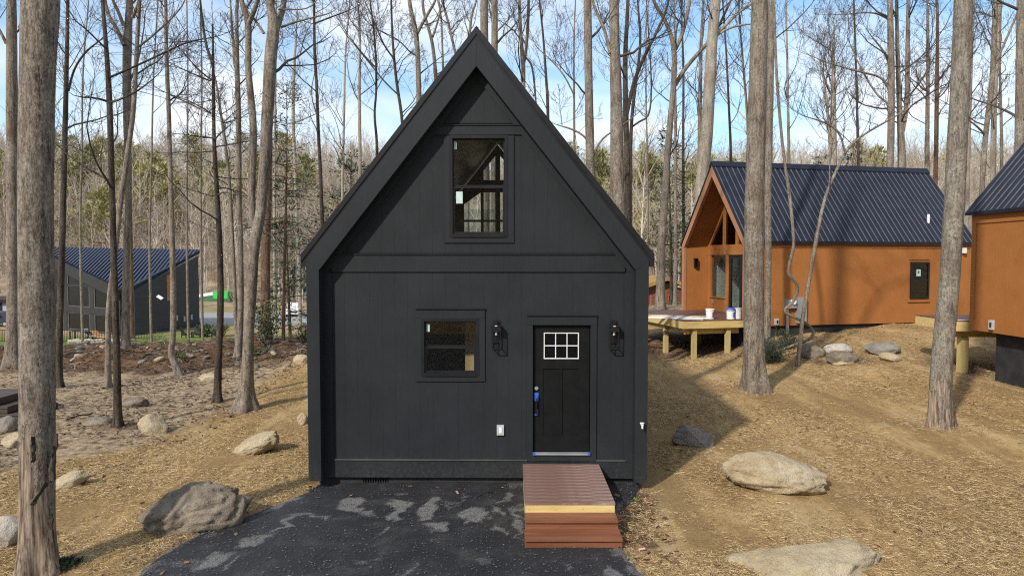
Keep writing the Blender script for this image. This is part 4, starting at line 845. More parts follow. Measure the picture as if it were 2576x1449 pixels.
for x_ in (0.2, 2.6, 4.8): bx('post', mt['pineup'], d2, x_ - 0.1, x_ + 0.1, 0.44, 0.64, hz1(C2[0] + x_, C2[1] + 0.54) - 0.2, 1.599)
bx('white_edging', mt['white'], d2, -0.2, 0.6, 0.15, 0.17, 2.091, 2.11)

# ------------------------------------------------------------------ far buildings
lh = thing('charcoal_house', 'charcoal house with navy shed roof and tall window wall beyond the bank', 'house', (0, 0, 0))
E1, E2 = at(305, 726, 70), at(337, 719, 70); RLt, RRt = at(92, 621, 81), at(507, 628, 81)
def roofpt(a, b, t): return a + (b - a) * t
MB().poly([E1, E2, RRt, RLt]).poly([E1 - (0, 0, .35), RLt - (0, 0, .35), RRt - (0, 0, .35), E2 - (0, 0, .35)]).poly([E1, RLt, RLt - (0, 0, .35), E1 - (0, 0, .35)]).poly([E2, E2 - (0, 0, .35), RRt - (0, 0, .35), RRt]).poly([E1, E1 - (0, 0, .35), E2 - (0, 0, .35), E2]).part('roof', mt['roofnavy'], lh)
rb = MB()
for k in range(48):
    t_ = (k + 0.5) / 48; a = E1 + (E2 - E1) * min(1, max(0, t_)); b = RLt + (RRt - RLt) * t_
    # ribs run straight down the slope, parallel to each other
    top = RLt + (RRt - RLt) * t_; dirv = ((E1 + E2) / 2 - (RLt + RRt) / 2)
    s_ = 1.0
    # clip at the raking edges
    fr = (E1 - RLt); u0 = t_ * np.linalg.norm(RRt - RLt)
    lim1 = (top[0] - RLt[0]) / max(1e-6, (E1[0] - RLt[0]) - dirv[0] * 0) if True else 1
    dpx = dirv / abs(dirv[1])
    yl = abs(dirv[1]); xl = lambda q: RLt[0] + (E1[0] - RLt[0]) * q; xr = lambda q: RRt[0] + (E2[0] - RRt[0]) * q
    q = 0.0
    while q < 1.0 and xl(q) <= top[0] + dirv[0] * q * 0.3 <= xr(q): q += 0.02
    if q > 0.04:
        e = top + np.array((dirv[0] * 0.3, dirv[1], dirv[2])) * q; w_ = np.array((0.06, 0, 0)); up = np.array((0, 0, 0.07))
        rb.poly([top - w_ + up, e - w_ + up, e + w_ + up, top + w_ + up]).poly([top - w_, e - w_, e - w_ + up, top - w_ + up]).poly([top + w_ + up, e + w_ + up, e + w_, top + w_])
kind(rb.part('roof_ribs', mt['ribfar'], lh), 'stuff')
BZ = -4.5
WL = at(96, 640, 79); WR = at(499, 640, 79.5)
def wq(A, B, t): p = A[:2] + (B[:2] - A[:2]) * t; return p
def wallface(nm, mat, A, B, t0, t1, z0, z1f, z1e, off=0.0, thick=0.25, z0e=None):
    z0e = z0 if z0e is None else z0e
    n = np.array((-(B[1] - A[1]), B[0] - A[0])); n = n / np.linalg.norm(n); 
    if n[1] > 0: n = -n
    p, q = wq(A, B, t0) + n * off, wq(A, B, t1) + n * off; p2, q2 = p - n * thick, q - n * thick
    b = MB(); V = [(*p, z0), (*q, z0e), (*q, z1e), (*p, z1f), (*p2, z0), (*q2, z0e), (*q2, z1e), (*p2, z1f)]
    for fc in ((0, 1, 2, 3), (7, 6, 5, 4), (0, 4, 5, 1), (1, 5, 6, 2), (2, 6, 7, 3), (3, 7, 4, 0)): b.poly([V[i] for i in fc])
    return b.part(nm, mt[mat], lh)
zE1, zE2, zL, zR_ = E1[2] - 0.4, E2[2] - 0.4, RLt[2] - 0.75, RRt[2] - 0.75
wallface('right_wall', 'housegrey', E2, WR, 0.0, 1.0, BZ, zE2, zR_); wallface('front_post', 'housegrey', E1, E2, 0.0, 1.0, BZ, zE1, zE2)
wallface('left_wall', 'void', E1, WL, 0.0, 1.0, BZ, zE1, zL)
LL = np.linalg.norm(WL[:2] - E1[:2]); ztop = lambda t: zE1 + (zL - zE1) * t
wallface('rake_fascia', 'trimgrey', E1, WL, 0.0, 1.0, zE1 - 0.75, zE1 + 0.3, zL + 0.3, 0.3, 0.3, zL - 0.75)
wallface('rake_trim', 'trimgrey', E1, WL, 0.0, 1.0, zE1 - 1.1, zE1 - 0.001, zL - 0.001, 0.1, 0.1) if False else None
cols = [0.0, 0.06, 0.28, 0.36, 0.58, 0.66, 0.9, 1.0]
for a, b in ((0.0, 0.03), (0.3, 0.345), (0.62, 0.665), (0.95, 1.0)): wallface('window_post', 'trimgrey', E1, WL, a, b, BZ, ztop(a) - 0.05, ztop(b) - 0.05, 0.14, 0.13)
for za, zb in ((BZ, BZ + 0.5), (-2.1, -1.45)): wallface('window_band', 'trimgrey', E1, WL, 0.0, 1.0, za, zb, zb, 0.18, 0.16)
for a, b in ((0.03, 0.3), (0.345, 0.62), (0.665, 0.95)):
    if ztop(a) > 0.9: wallface('window_rail', 'trimgrey', E1, WL, a, b, 0.75, 0.98, 0.98, 0.12, 0.11)
    wallface('pane', 'lampglass', E1, WL, a, b, BZ + 0.5, -2.1, -2.1, 0.05, 0.03); wallface('pane', 'lampglass', E1, WL, a, b, -1.45, ztop(a) - 0.3, ztop(b) - 0.3, 0.05, 0.03)
    wallface('window_frame', 'steeltrim', E1, WL, a, b, BZ + 0.5, BZ + 0.6, BZ + 0.6, 0.1, 0.06); wallface('window_frame', 'steeltrim', E1, WL, a, b, -2.2, -2.101, -2.101, 0.1, 0.06)
    wallface('window_frame', 'steeltrim', E1, WL, a, b, -1.449, -1.35, -1.35, 0.1, 0.06)
    wallface('window_frame', 'steeltrim', E1, WL, a, a + 0.012, BZ + 0.6, ztop(a) - 0.3, ztop(a) - 0.3, 0.105, 0.06); wallface('window_frame', 'steeltrim', E1, WL, b - 0.012, b, BZ + 0.6, ztop(b) - 0.3, ztop(b) - 0.3, 0.105, 0.06)
wallface('slot_window', 'rustroof', E2, WR, 0.47, 0.52, -0.8, 2.0, 2.0, 0.03, 0.02)
wallface('plinth', 'trimgrey', E2, WR, 0.0, 1.0, BZ, BZ + 0.4, BZ + 0.9, 0.08, 0.08)
for t_, zz in ((0.6, -3.1), (0.72, -3.3), (0.84, -3.2)): wallface('wall_meter', 'steel', E2, WR, t_, t_ + 0.025, zz, zz + 0.6, zz + 0.6, 0.12, 0.12)
dsh = bx('satellite_dish', mt['white'], None, -0.28, 0.28, -0.02, 0.02, -0.17, 0.17); dsh.location = at(402, 748, 66); dsh.rotation_euler = (R(-55), R(32), 0)
tag(dsh, 'flat white satellite dish before the charcoal house wall', 'dish')
pm = bx('mast', mt['metalblk'], dsh, -0.03, 0.03, 0.021, 0.08, -0.6, 0.1)

gh = thing('grey_house', 'pale grey house with navy roof glimpsed left of the black cabin', 'house', (0, 0, 0))
def fb(nm, mat, u0, u1, v0, v1, d, dep, par): a = at(u0, v1, d); b = at(u1, v0, d); return bx(nm, mt[mat], par, a[0], b[0], d, d + dep, a[2], b[2])
fb('wall', 'palegrey', 737, 800, 690, 812, 118, 8, gh); MB().prism([(at(727, 690, 117)[0], at(727, 690, 117)[2]), (at(810, 690, 117)[0], at(810, 690, 117)[2]), (at(810, 660, 117)[0], at(800, 655, 117)[2]), (at(745, 660, 117)[0], at(745, 660, 117)[2])], 117, 127).part('roof', mt['roofnavy'], gh)
fb('wing_wall', 'palegrey', 680, 736, 735, 815, 121, 6, gh); a = at(676, 738, 120.5); b = at(742, 724, 120.5); MB().prism([(a[0], a[2]), (b[0], b[2]), (b[0], b[2] + 0.5), (a[0], a[2] + 0.5)], 120.5, 127.5).part('wing_roof', mt['void'], gh)
fb('corner_trim', 'void', 737.5, 742, 691, 811, 117.9, 0.05, gh); fb('window', 'glassdark', 752, 768, 720, 735, 117.9, 0.06, gh); fb('window', 'glassdark', 752, 768, 752, 775, 117.9, 0.06, gh); fb('garage_door', 'trimgrey', 700, 728, 765, 800, 120.9, 0.06, gh)
g2 = thing('grey_house', 'grey boarded building end at the left edge behind the parked car', 'house', (0, 0, 0))
fb('wall', 'palegrey', -120, 20, 762, 850, 92, 8, g2); fb('roof', 'metalblk', -125, 22, 754, 762, 91.5, 9, g2); fb('corner_trim', 'void', 1, 3.5, 762, 850, 91.9, 0.05, g2)

lc = thing('log_cabin', 'small brown log cabin with rusty roof glimpsed between the cabins', 'house', (0, 0, 0))
D = 52
for k in range(9):
    v1 = 768 - k * 6.2; a = at(1616, v1, D); b = at(1716 - (0 if k < 7 else (k - 6) * 12), v1 - 5.9, D); bx('log', mt['log'], lc, a[0], b[0], D - 0.02 * (k % 2), D + 4, a[2], b[2])
a = at(1590, 738, D - 0.6); b = at(1680, 706, D - 0.6); c_ = at(1726, 722, D - 0.6)
MB().prism([(a[0], a[2]), (b[0], b[2]), (b[0], b[2] + 0.3), (a[0], a[2] + 0.3)], D - 0.6, D + 5).part('roof', mt['rustroof'], lc); MB().prism([(b[0] + 0.001, b[2]), (c_[0], c_[2]), (c_[0], c_[2] + 0.25), (b[0] + 0.001, b[2] + 0.3)], D - 0.6, D + 5).part('roof', mt['rustroof'], lc)
wf = fb('window_frame', 'redtrim', 1681, 1701, 741, 756, D - 0.1, 0.07, lc); a = at(1683, 754.5, D - 0.12); b = at(1690, 743, D - 0.12); bx('pane', mt['glassdark'], wf, a[0], b[0], D - 0.12, D - 0.101, a[2], b[2]); a = at(1692, 754.5, D - 0.12); b = at(1699, 743, D - 0.12); bx('pane', mt['white'], wf, a[0], b[0], D - 0.12, D - 0.101, a[2], b[2])
fb('porch_post', 'redtrim', 1636, 1639, 742, 772, D - 1.0, 0.2, lc)

# ------------------------------------------------------------------ cars and yard furniture far off
def car(name, lab, loc, rz, paint, cat):
    t_ = thing(name, lab, cat, loc, rz)   # front faces local -y
    MB().prism([(-2.3, 0.35), (2.3, 0.35), (2.35, 0.75), (2.25, 1.05), (1.3, 1.1), (-1.25, 1.08), (-2.2, 0.98), (-2.35, 0.7)], -0.95, 0.95, 'x').part('body', mt[paint], t_)
    for v in t_.children[0].data.vertices: pass
    MB().prism([(-1.25, 1.08), (2.2, 1.06), (2.0, 1.62), (1.5, 1.72), (-0.3, 1.72), (-0.55, 1.66)], -0.82, 0.82, 'x').part('cabin', mt[paint], t_)
    MB().poly([(-0.76, -1.2, 1.12), (0.76, -1.2, 1.12), (0.68, -0.5, 1.62), (-0.68, -0.5, 1.62)]).part('windscreen', mt['lampglass'], t_)
    for s in (-1, 1):
        MB().poly([(s * 0.823, -1.0, 1.14), (s * 0.823, 1.9, 1.12), (s * 0.823, 1.75, 1.58), (s * 0.823, -0.4, 1.62)]).part('side_window', mt['lampglass'], t_)
        bx('headlight', mt['steel'], t_, s * 0.55, s * 0.9, -2.36, -2.2, 0.75, 0.92); bx('mirror', mt[paint], t_, s * 0.95, s * 1.12, -0.85, -0.7, 1.1, 1.25)
        for y in (-1.45, 1.4):
            wl = MB().cyl((s * 0.74 if s > 0 else -0.96, y, 0.34), 0.34, 0.34, 0.22, 20, 'x').part('wheel', mt['rubber'], t_); MB().cyl((s * 0.965 if s > 0 else -0.975, y, 0.34), 0.2, 0.2, 0.01, 14, 'x').part('rim', mt['steel'], wl)
    bx('grille', mt['rubber'], t_, -0.5, 0.5, -2.37, -2.3, 0.55, 0.8); bx('bumper', mt[paint], t_, -0.9, 0.9, -2.42, -2.3, 0.35, 0.54)
    return t_
def gpt(u, v, d): p = at(u, v, d); return (p[0], p[1], hz1(p[0], p[1]))
p = gpt(738, 803, 95); car('parked_car', 'white sport utility vehicle parked by the pale grey house', p, R(18), 'carwhite', 'car')
p = gpt(4, 830, 80); car('parked_car', 'dark blue car parked at the end of the grey boarded building', p, R(80), 'cardark', 'car')
gb = thing('tarp_bundle', 'bright green and white tarp bundle lying on the field', 'tarp', tuple(gpt(540, 776, 112)))
q = 112 / F
MB().prism([(-3.4, 0), (2.6, 0), (2.4, 0.9), (1.8, 1.6), (-0.3, 1.5), (-3.2, 0.8)], 0, 2.4).part('green_tarp', mt['dkgreen'], gb); MB().prism([(-0.2, 0.55), (2.2, 0.5), (2.2, 1.72), (-0.2, 1.7)], -0.04, 2.2).part('bright_panel', mt['green'], gb); MB().prism([(-3.6, 0.6), (-0.25, 1.1), (-0.25, 1.6), (-3.5, 1.1)], -0.05, 2.0).part('white_panel', mt['white'], gb)
MB().prism([(5.2, 0.2), (6.1, 0.2), (6.1, 2.6), (5.2, 2.8)], 0, 1).part('red_marker', mt['red'], gb)
def adirondack(loc, rz, lab):
    t_ = thing('garden_chair', lab, 'chair', loc, rz, 'garden chairs by the charcoal house'); m = mt['steel'] if True else 0; m = mt['trimgrey']
    MB().prism([(-0.35, 0.36), (0.3, 0.24), (0.3, 0.28), (-0.35, 0.4)], -0.27, 0.27, 'x').part('seat', m, t_)
    for k in range(5): MB().prism([(0.26, 0.28), (0.62, 1.12 - abs(k - 2) * 0.04), (0.65, 1.11 - abs(k - 2) * 0.04), (0.3, 0.27)], -0.26 + k * 0.105, -0.165 + k * 0.105, 'x').part('back_slat', m, t_)
    for s in (-1, 1):
        bx('arm', m, t_, s * 0.28, s * 0.4, -0.42, 0.4, 0.56, 0.59); bx('leg', m, t_, s * 0.3, s * 0.36, -0.36, -0.28, 0, 0.559); bx('leg', m, t_, s * 0.3, s * 0.36, 0.28, 0.36, 0, 0.559)
for (u_, v_, r_, l_) in ((495, 852, 20, 'charcoal slatted garden chair at the charcoal house corner'), (533, 852, -25, 'grey slatted garden chair between two small round shrubs'), (470, 858, 150, 'low dark garden chair tipped against the house wall')): adirondack(gpt(u_, v_, 68), R(r_), l_)
def lounger(u_, d_, mat, lab):
    p = gpt(u_, 850, d_); t_ = thing('sun_lounger', lab, 'lounger', p, R(75)); MB().prism([(-0.9, 0.3), (0.25, 0.3), (0.95, 0.95), (0.92, 1.0), (0.2, 0.37), (-0.9, 0.37)], -0.32, 0.32, 'x').part('sling', mt[mat], t_)
    for s in (-1, 1):
        for y in (-0.7, 0.3): bx('leg', mt['metalblk'], t_, s * 0.27, s * 0.32, y, y + 0.05, 0, 0.3)
lounger(254, 66, 'loungeorange', 'orange sun lounger behind the black railing'); lounger(232, 67, 'palegrey', 'grey sun lounger beside the orange one')
tb = thing('patio_table', 'long dark patio table behind the black railing', 'table', gpt(205, 850, 67)); bx('table_top', mt['trimgrey'], tb, -1.0, 1.0, -0.45, 0.45, 0.72, 0.76)
for sx in (-0.9, 0.84):
    for sy in (-0.4, 0.34): bx('leg', mt['metalblk'], tb, sx, sx + 0.06, sy, sy + 0.06, 0, 0.719)
def railing(u0, u1, d, lab):
    a = at(u0, 850, d); b = at(u1, 850, d); z = max(hz1(a[0], d), hz1(b[0], d)); L = b[0] - a[0]; t_ = thing('patio_railing', lab, 'railing', (a[0], d, z)); bx('rail', mt['metalblk'], t_, 0, L, 0, 0.05, 1.15, 1.2); bx('rail', mt['metalblk'], t_, 0, L, 0, 0.05, 0.1, 0.14)
    k = 0
    while k < L: 
        bx('baluster' if int(k / 0.15) % 12 else 'post', mt['metalblk'], t_, k, k + 0.03, 0.01, 0.04, 0.1405 if int(k / 0.15) % 12 else 0.0, 1.149); k += 0.15
railing(158, 318, 64, 'black metal railing before the window wall of the charcoal house'); railing(-10, 22, 64, 'black metal railing at the edge before the dark blue car')
railing(340, 392, 66, 'black metal railing at the corner of the charcoal house')
wb = thing('stone_edging', 'low white stone edging under the black railing', 'edging', gpt(170, 858, 63.5))
for k in range(14): bx('stone', mt['rockpale'], wb, k * 0.36, k * 0.36 + 0.33, 0, 0.3, -0.2, 0.28 + 0.05 * (k % 3))
mt['stepdark'] = M('dark_brown_board', (0.045, 0.03, 0.024), (0.085, 0.058, 0.046), 4, 0.7, stretch=(0.4, 3, 3))
ws = thing('wooden_steps', 'dark brown wooden steps at the edge beside the left boulders', 'steps', (at(52, 1062, 15.6)[0], 15.6, hz1(at(52, 1062, 15.6)[0], 15.6)))
for k in range(3): bx('tread', mt['stepdark'], ws, -1.6, -0.3 * k, 0.0, 1.3, 0.02 + 0.17 * k - (0.2 if k == 0 else 0), 0.17 * (k + 1)); bx('tread_lip', mt['stepdark'], ws, -1.6, -0.3 * k + 0.02, -0.02, -0.001, 0.17 * (k + 1) - 0.04, 0.17 * (k + 1) + 0.004)

# ------------------------------------------------------------------ rocks
_ico = None
def ico(sub=4):
    import bmesh
    b = bmesh.new(); bmesh.ops.create_icosphere(b, subdivisions=sub, radius=1); b.verts.ensure_lookup_table()
    V = np.array([v.co[:] for v in b.verts]); Tt = np.array([[v.index for v in f.verts] for f in b.faces]); b.free(); return V, Tt
ICO4, ICO3, ICO2 = ico(5), ico(4), ico(2)
def n3(V, s, seed): return (vn(V[:, 0] * s + seed, V[:, 1] * s + V[:, 2] * s * 1.7 + 3, seed) + vn(V[:, 1] * s + 9, V[:, 2] * s - V[:, 0] * s * 1.3 + seed, seed + 5) - 1.0)
def rockmesh(seed, dims, ncut=9, rough=0.06, base=ICO3, tilt=(0, 0, 0), flat=0.75):
    r = np.random.default_rng(seed); V, Tt = base; V = V.copy()
    for k in range(ncut):
        n = r.normal(size=3); n /= np.linalg.norm(n); h = flat + r.random() * (1 - flat) * 0.9
        d = V @ n; ex = np.maximum(d - h, 0); V -= np.outer(ex * 0.985, n)
    f = 1 + rough * 1.6 * n3(V, 1.6, seed) + rough * n3(V, 4.2, seed + 1) + rough * 0.55 * n3(V, 10, seed + 2) - rough * 0.9 * np.exp(-(n3(V, 2.3, seed + 7) / 0.05) ** 2); V = V * f[:, None]
    V = V * (np.array(dims) / 2)
    from mathutils import Euler
    Rm = np.array(Euler(tilt).to_matrix()); V = V @ Rm.T
    return mesh_np('rock', V, None, Tt, True)
def rock(lab, u0, u1, v0, v1, mat, seed, depth_ratio=0.7, tilt=0.0, sink=0.12, ncut=9, rough=0.06, name='boulder', group='boulders in the yard', flat=0.75, yaw=0.0, d=None, vb=None):
    """a boulder whose outline fills the pixel box, resting on the ground"""
    um = (u0 + u1) / 2; vb = v1 - 0.12 * (v1 - v0) if vb is None else vb
    d = hit(um, vb) if d is None else d
    W = px(u1 - u0, d); Hh = px(v1 - v0, d)
    Hh2 = Hh * (1 + sink)
    m = rockmesh(seed, (W, max(W * depth_ratio, Hh * 0.8), max(Hh2, W * 0.2) * (0.75 if tilt else 1)), ncut, rough, ICO4 if W * 1000 / d > 60 else ICO3, (0, tilt, yaw), flat)
    co = np.empty(len(m.vertices) * 3); m.vertices.foreach_get('co', co); co = co.reshape(-1, 3)
    co[:, 0] = (co[:, 0] - (co[:, 0].max() + co[:, 0].min()) / 2) * W / (co[:, 0].max() - co[:, 0].min()); co[:, 2] = (co[:, 2] - (co[:, 2].max() + co[:, 2].min()) / 2) * Hh2 / (co[:, 2].max() - co[:, 2].min())
    m.vertices.foreach_set('co', co.ravel()); m.update()
    c = at(um, (v0 + v1) / 2, d + W * depth_ratio * 0.3)
    co = np.empty(len(m.vertices) * 3); m.vertices.foreach_get('co', co); zmin = co.reshape(-1, 3)[:, 2].min()
    g = hz1(c[0], c[1]); z = c[2]
    if z + zmin > g - sink * Hh: z = g - sink * Hh - zmin       # never floats
    o = link(name, m, mt[mat], None, (c[0], c[1], z)); return tag(o, lab, 'rock', group)
rock('pale tan block boulder standing alone in the left straw', 348, 428, 1043, 1103, 'rocktan', 3, 0.8, 0.25, ncut=12, flat=0.62)
rock('long tan boulder tilted up to the right on the left straw', 582, 705, 1084, 1152, 'rocktan', 14, 0.6, -0.5, ncut=10, sink=0.04)
rock('long low tan boulder beside the big furrowed trunk', 132, 226, 1184, 1234, 'rocktan', 25, 0.6, -0.3, ncut=10, flat=0.65)
rock('long dark brown lichen-covered boulder at the driveway edge', 330, 634, 1228, 1362, 'rockmoss', 36, 0.5, -0.16, ncut=9, rough=0.09, flat=0.78, sink=0.25, vb=1335)
rock('flat grey rock beside the thin trunk in the leaf litter', 303, 370, 1000, 1027, 'rockmoss', 41, 0.8)
rock('low grey rock half buried in the leaf litter', 205, 285, 1050, 1073, 'rockmoss', 42, 0.7, sink=0.3)
rock('round grey boulder below the wooden steps', -6, 41, 1048, 1094, 'rockgrey', 43, 0.9)
rock('wedge-shaped tan rock at the foot of the grey boulder', 5, 64, 1089, 1130, 'rocktan', 44, 0.7, -0.2)
rock('big pale jagged boulder behind the foot of the big trunk', -30, 60, 1298, 1392, 'rockpale', 45, 0.7, -0.2, ncut=12, flat=0.6)
rock('small flat tan rock near the scarred pine', 498, 560, 939, 961, 'rocktan', 46, 0.7)
rock('pale tan boulder against the far corner of the black cabin', 737, 780, 892, 920, 'rocktan', 47, 0.8)
rock('small tan rock behind the black cabin corner post', 748, 775, 1040, 1073, 'rocktan', 48, 0.8)
rock('grey slab of rock on the straw right of the cabin', 1685, 1802, 1072, 1132, 'rockgrey', 52, 0.5, 0.32, ncut=14, flat=0.55, rough=0.05)
rock('very large smooth tan boulder on the straw slope', 1806, 2082, 1136, 1252, 'rocktan', 66, 0.55, 0.16, ncut=8, flat=0.74, rough=0.07, sink=0.05)
rock('huge tan boulder lowest on the right straw slope', 1785, 2232, 1368, 1505, 'rocktan', 77, 0.5, -0.1, ncut=8, flat=0.74, rough=0.07, d=8.0)
G2 = 'stones of the fire ring'
rock('rounded grey stone of the fire ring beside the sapling', 2010, 2076, 864, 908, 'rockmoss', 81, 0.9, group=G2); rock('pale stained slab at the back of the fire ring', 2072, 2142, 864, 891, 'rockpale', 82, 0.7, group=G2)
rock('grey mossy stone in front of the fire ring', 2080, 2160, 884, 920, 'rockmoss', 83, 0.8, group=G2); rock('pale grey stone at the right of the fire ring', 2176, 2264, 861, 898, 'rockgrey', 84, 0.8, group=G2)
rock('flat bright tan stone leaning on the fire ring', 2212, 2270, 887, 914, 'rocktan', 85, 0.8, 0.2, group=G2); rock('small tan chip of stone before the fire ring', 2094, 2150, 907, 921, 'rocktan', 86, 0.6, group=G2)
rm = [rockmesh(200 + k, (1, 0.8 + 0.1 * (k % 3), 0.55 + 0.07 * (k % 4)), 10, 0.06, ICO2, flat=0.6) for k in range(8)]
for m_, k in zip(rm, ('rocktan', 'rockgrey', 'rockgrey', 'rockmoss') * 2): m_.materials.append(mt[k])
for k in range(80):
    u_ = random.uniform(-20, 770); v_ = random.choice((random.uniform(866, 935), random.uniform(862, 900)))
    d = hit(u_, v_); d = min(d, 29); p = at(u_, v_, d); s_ = random.choice((0.12, 0.15, 0.2, 0.26, 0.36)) * random.uniform(0.8, 1.2)
    o = link('rock', rm[k % 8], None, None, (p[0], p[1], hz1(p[0], p[1]) + 0.12 * s_)); o.scale = (s_, s_, s_); o.rotation_euler = (random.uniform(-.5, .5), random.uniform(-.5, .5), random.uniform(0, 6))
    tag(o, 'loose rock lying in the brown dirt bank below the charcoal house', 'rock', 'loose rocks in the dirt bank')

# ------------------------------------------------------------------ trees: tube growth
def smooth_path(P, step):
    P = np.asarray(P, float)
    for _ in range(3):
        if len(P) < 3: break
        Qp = P[:-1] * 0.75 + P[1:] * 0.25; Rp = P[:-1] * 0.25 + P[1:] * 0.75
        P = np.concatenate([P[:1], np.stack([Qp, Rp], 1).reshape(-1, P.shape[1])[1:-1], P[-1:]])
    s = np.concatenate([[0], np.cumsum(np.linalg.norm(np.diff(P[:, :3], axis=0), axis=1))]); n = max(3, int(s[-1] / step) + 1); t_ = np.linspace(0, s[-1], n)
    return np.stack([np.interp(t_, s, P[:, i]) for i in range(P.shape[1])], 1)
class Grow:
    def __init__(s): s.V = []; s.Q = []; s.n = 0
    def tubes(s, P, Rd, sides):
        """P (N,K,3), Rd (N,K)"""
        Nn, K, _ = P.shape
        Tn = np.gradient(P, axis=1); Tn /= np.linalg.norm(Tn, axis=2, keepdims=True) + 1e-9
        ref = np.where(np.abs(Tn[:, 0, 0:1]) < 0.8, np.array([[1.0, 0, 0]]), np.array([[0, 1.0, 0]])); U = ref; Us = []
        for k in range(K):
            U = U - (U * Tn[:, k]).sum(1, keepdims=True) * Tn[:, k]; U /= np.linalg.norm(U, axis=1, keepdims=True) + 1e-9; Us.append(U)
        Us = np.stack(Us, 1); Vs = np.cross(Tn, Us); a = np.arange(sides) * 2 * math.pi / sides
        r = Rd[..., None] if Rd.ndim == 2 else Rd
        ring = P[:, :, None, :] + (np.cos(a)[None, None, :, None] * Us[:, :, None, :] + np.sin(a)[None, None, :, None] * Vs[:, :, None, :]) * r[..., None]
        base = s.n + np.arange(Nn)[:, None, None] * (K * sides); k = np.arange(K - 1)[None, :, None] * sides; j = np.arange(sides)[None, None, :]; j2 = (j + 1) % sides
        q = np.stack([base + k + j, base + k + j2, base + k + sides + j2, base + k + sides + j], -1).reshape(-1, 4)
        s.V.append(ring.reshape(-1, 3)); s.Q.append(q); s.n += Nn * K * sides
    def mesh(s, name, origin=(0, 0, 0)): return mesh_np(name, np.concatenate(s.V) - np.asarray(origin), np.concatenate(s.Q))
def unit(v): return v / (np.linalg.norm(v, axis=-1, keepdims=True) + 1e-9)
def grow_branches(g, S0, D0, L, r0, levels, rg, minr, up=0.12, jit=0.16, K=7, keep=None):
    """levels: list of (children per branch, length factor, spread degrees, K)"""
    P0, D, Ln, Rr = S0, unit(D0), L, r0
    for li in range(len(levels) + 1):
        Nn = len(P0)
        if Nn == 0: break
        k_ = K if li == 0 else levels[li - 1][3]; sides = 5 if li == 0 else (4 if li == 1 else 3)
        P = [P0]; d = D; Ds = [d]
        for k in range(k_):
            d = unit(d + rg.normal(size=d.shape) * jit + np.array([0, 0, up])); P.append(P[-1] + d * (Ln / k_)[:, None]); Ds.append(d)
        P = np.stack(P, 1); Ds = np.stack(Ds, 1)
        t_ = np.linspace(1, 0.25, k_ + 1); Rad = np.maximum(Rr[:, None] * t_[None], minr * (1.0 if li < 2 else 0.8))
        g.tubes(P, Rad, sides)
        if li == len(levels): break
        c, lf, spr, _ = levels[li]
        idx = np.repeat(np.arange(Nn), c); tt = 0.2 + 0.8 * ((np.tile(np.arange(c), Nn) + rg.random(len(idx))) / c)
        f = tt * k_; i0 = np.minimum(f.astype(int), k_ - 1); fr = (f - i0)[:, None]
        P0 = P[idx, i0] * (1 - fr) + P[idx, i0 + 1] * fr; pd = Ds[idx, i0 + 1 if False else np.minimum(i0 + 1, k_)]
        rnd = unit(rg.normal(size=pd.shape)); perp = unit(np.cross(pd, rnd)); ang = np.radians(spr * (0.6 + 0.7 * rg.random(len(idx))))[:, None]
        D = unit(pd * np.cos(ang) + perp * np.sin(ang)); Ln = Ln[idx] * lf * (1.15 - 0.6 * tt) * (0.6 + 0.7 * rg.random(len(idx))); Rr = np.maximum(Rr[idx] * (1 - 0.7 * tt) * 0.55, minr)

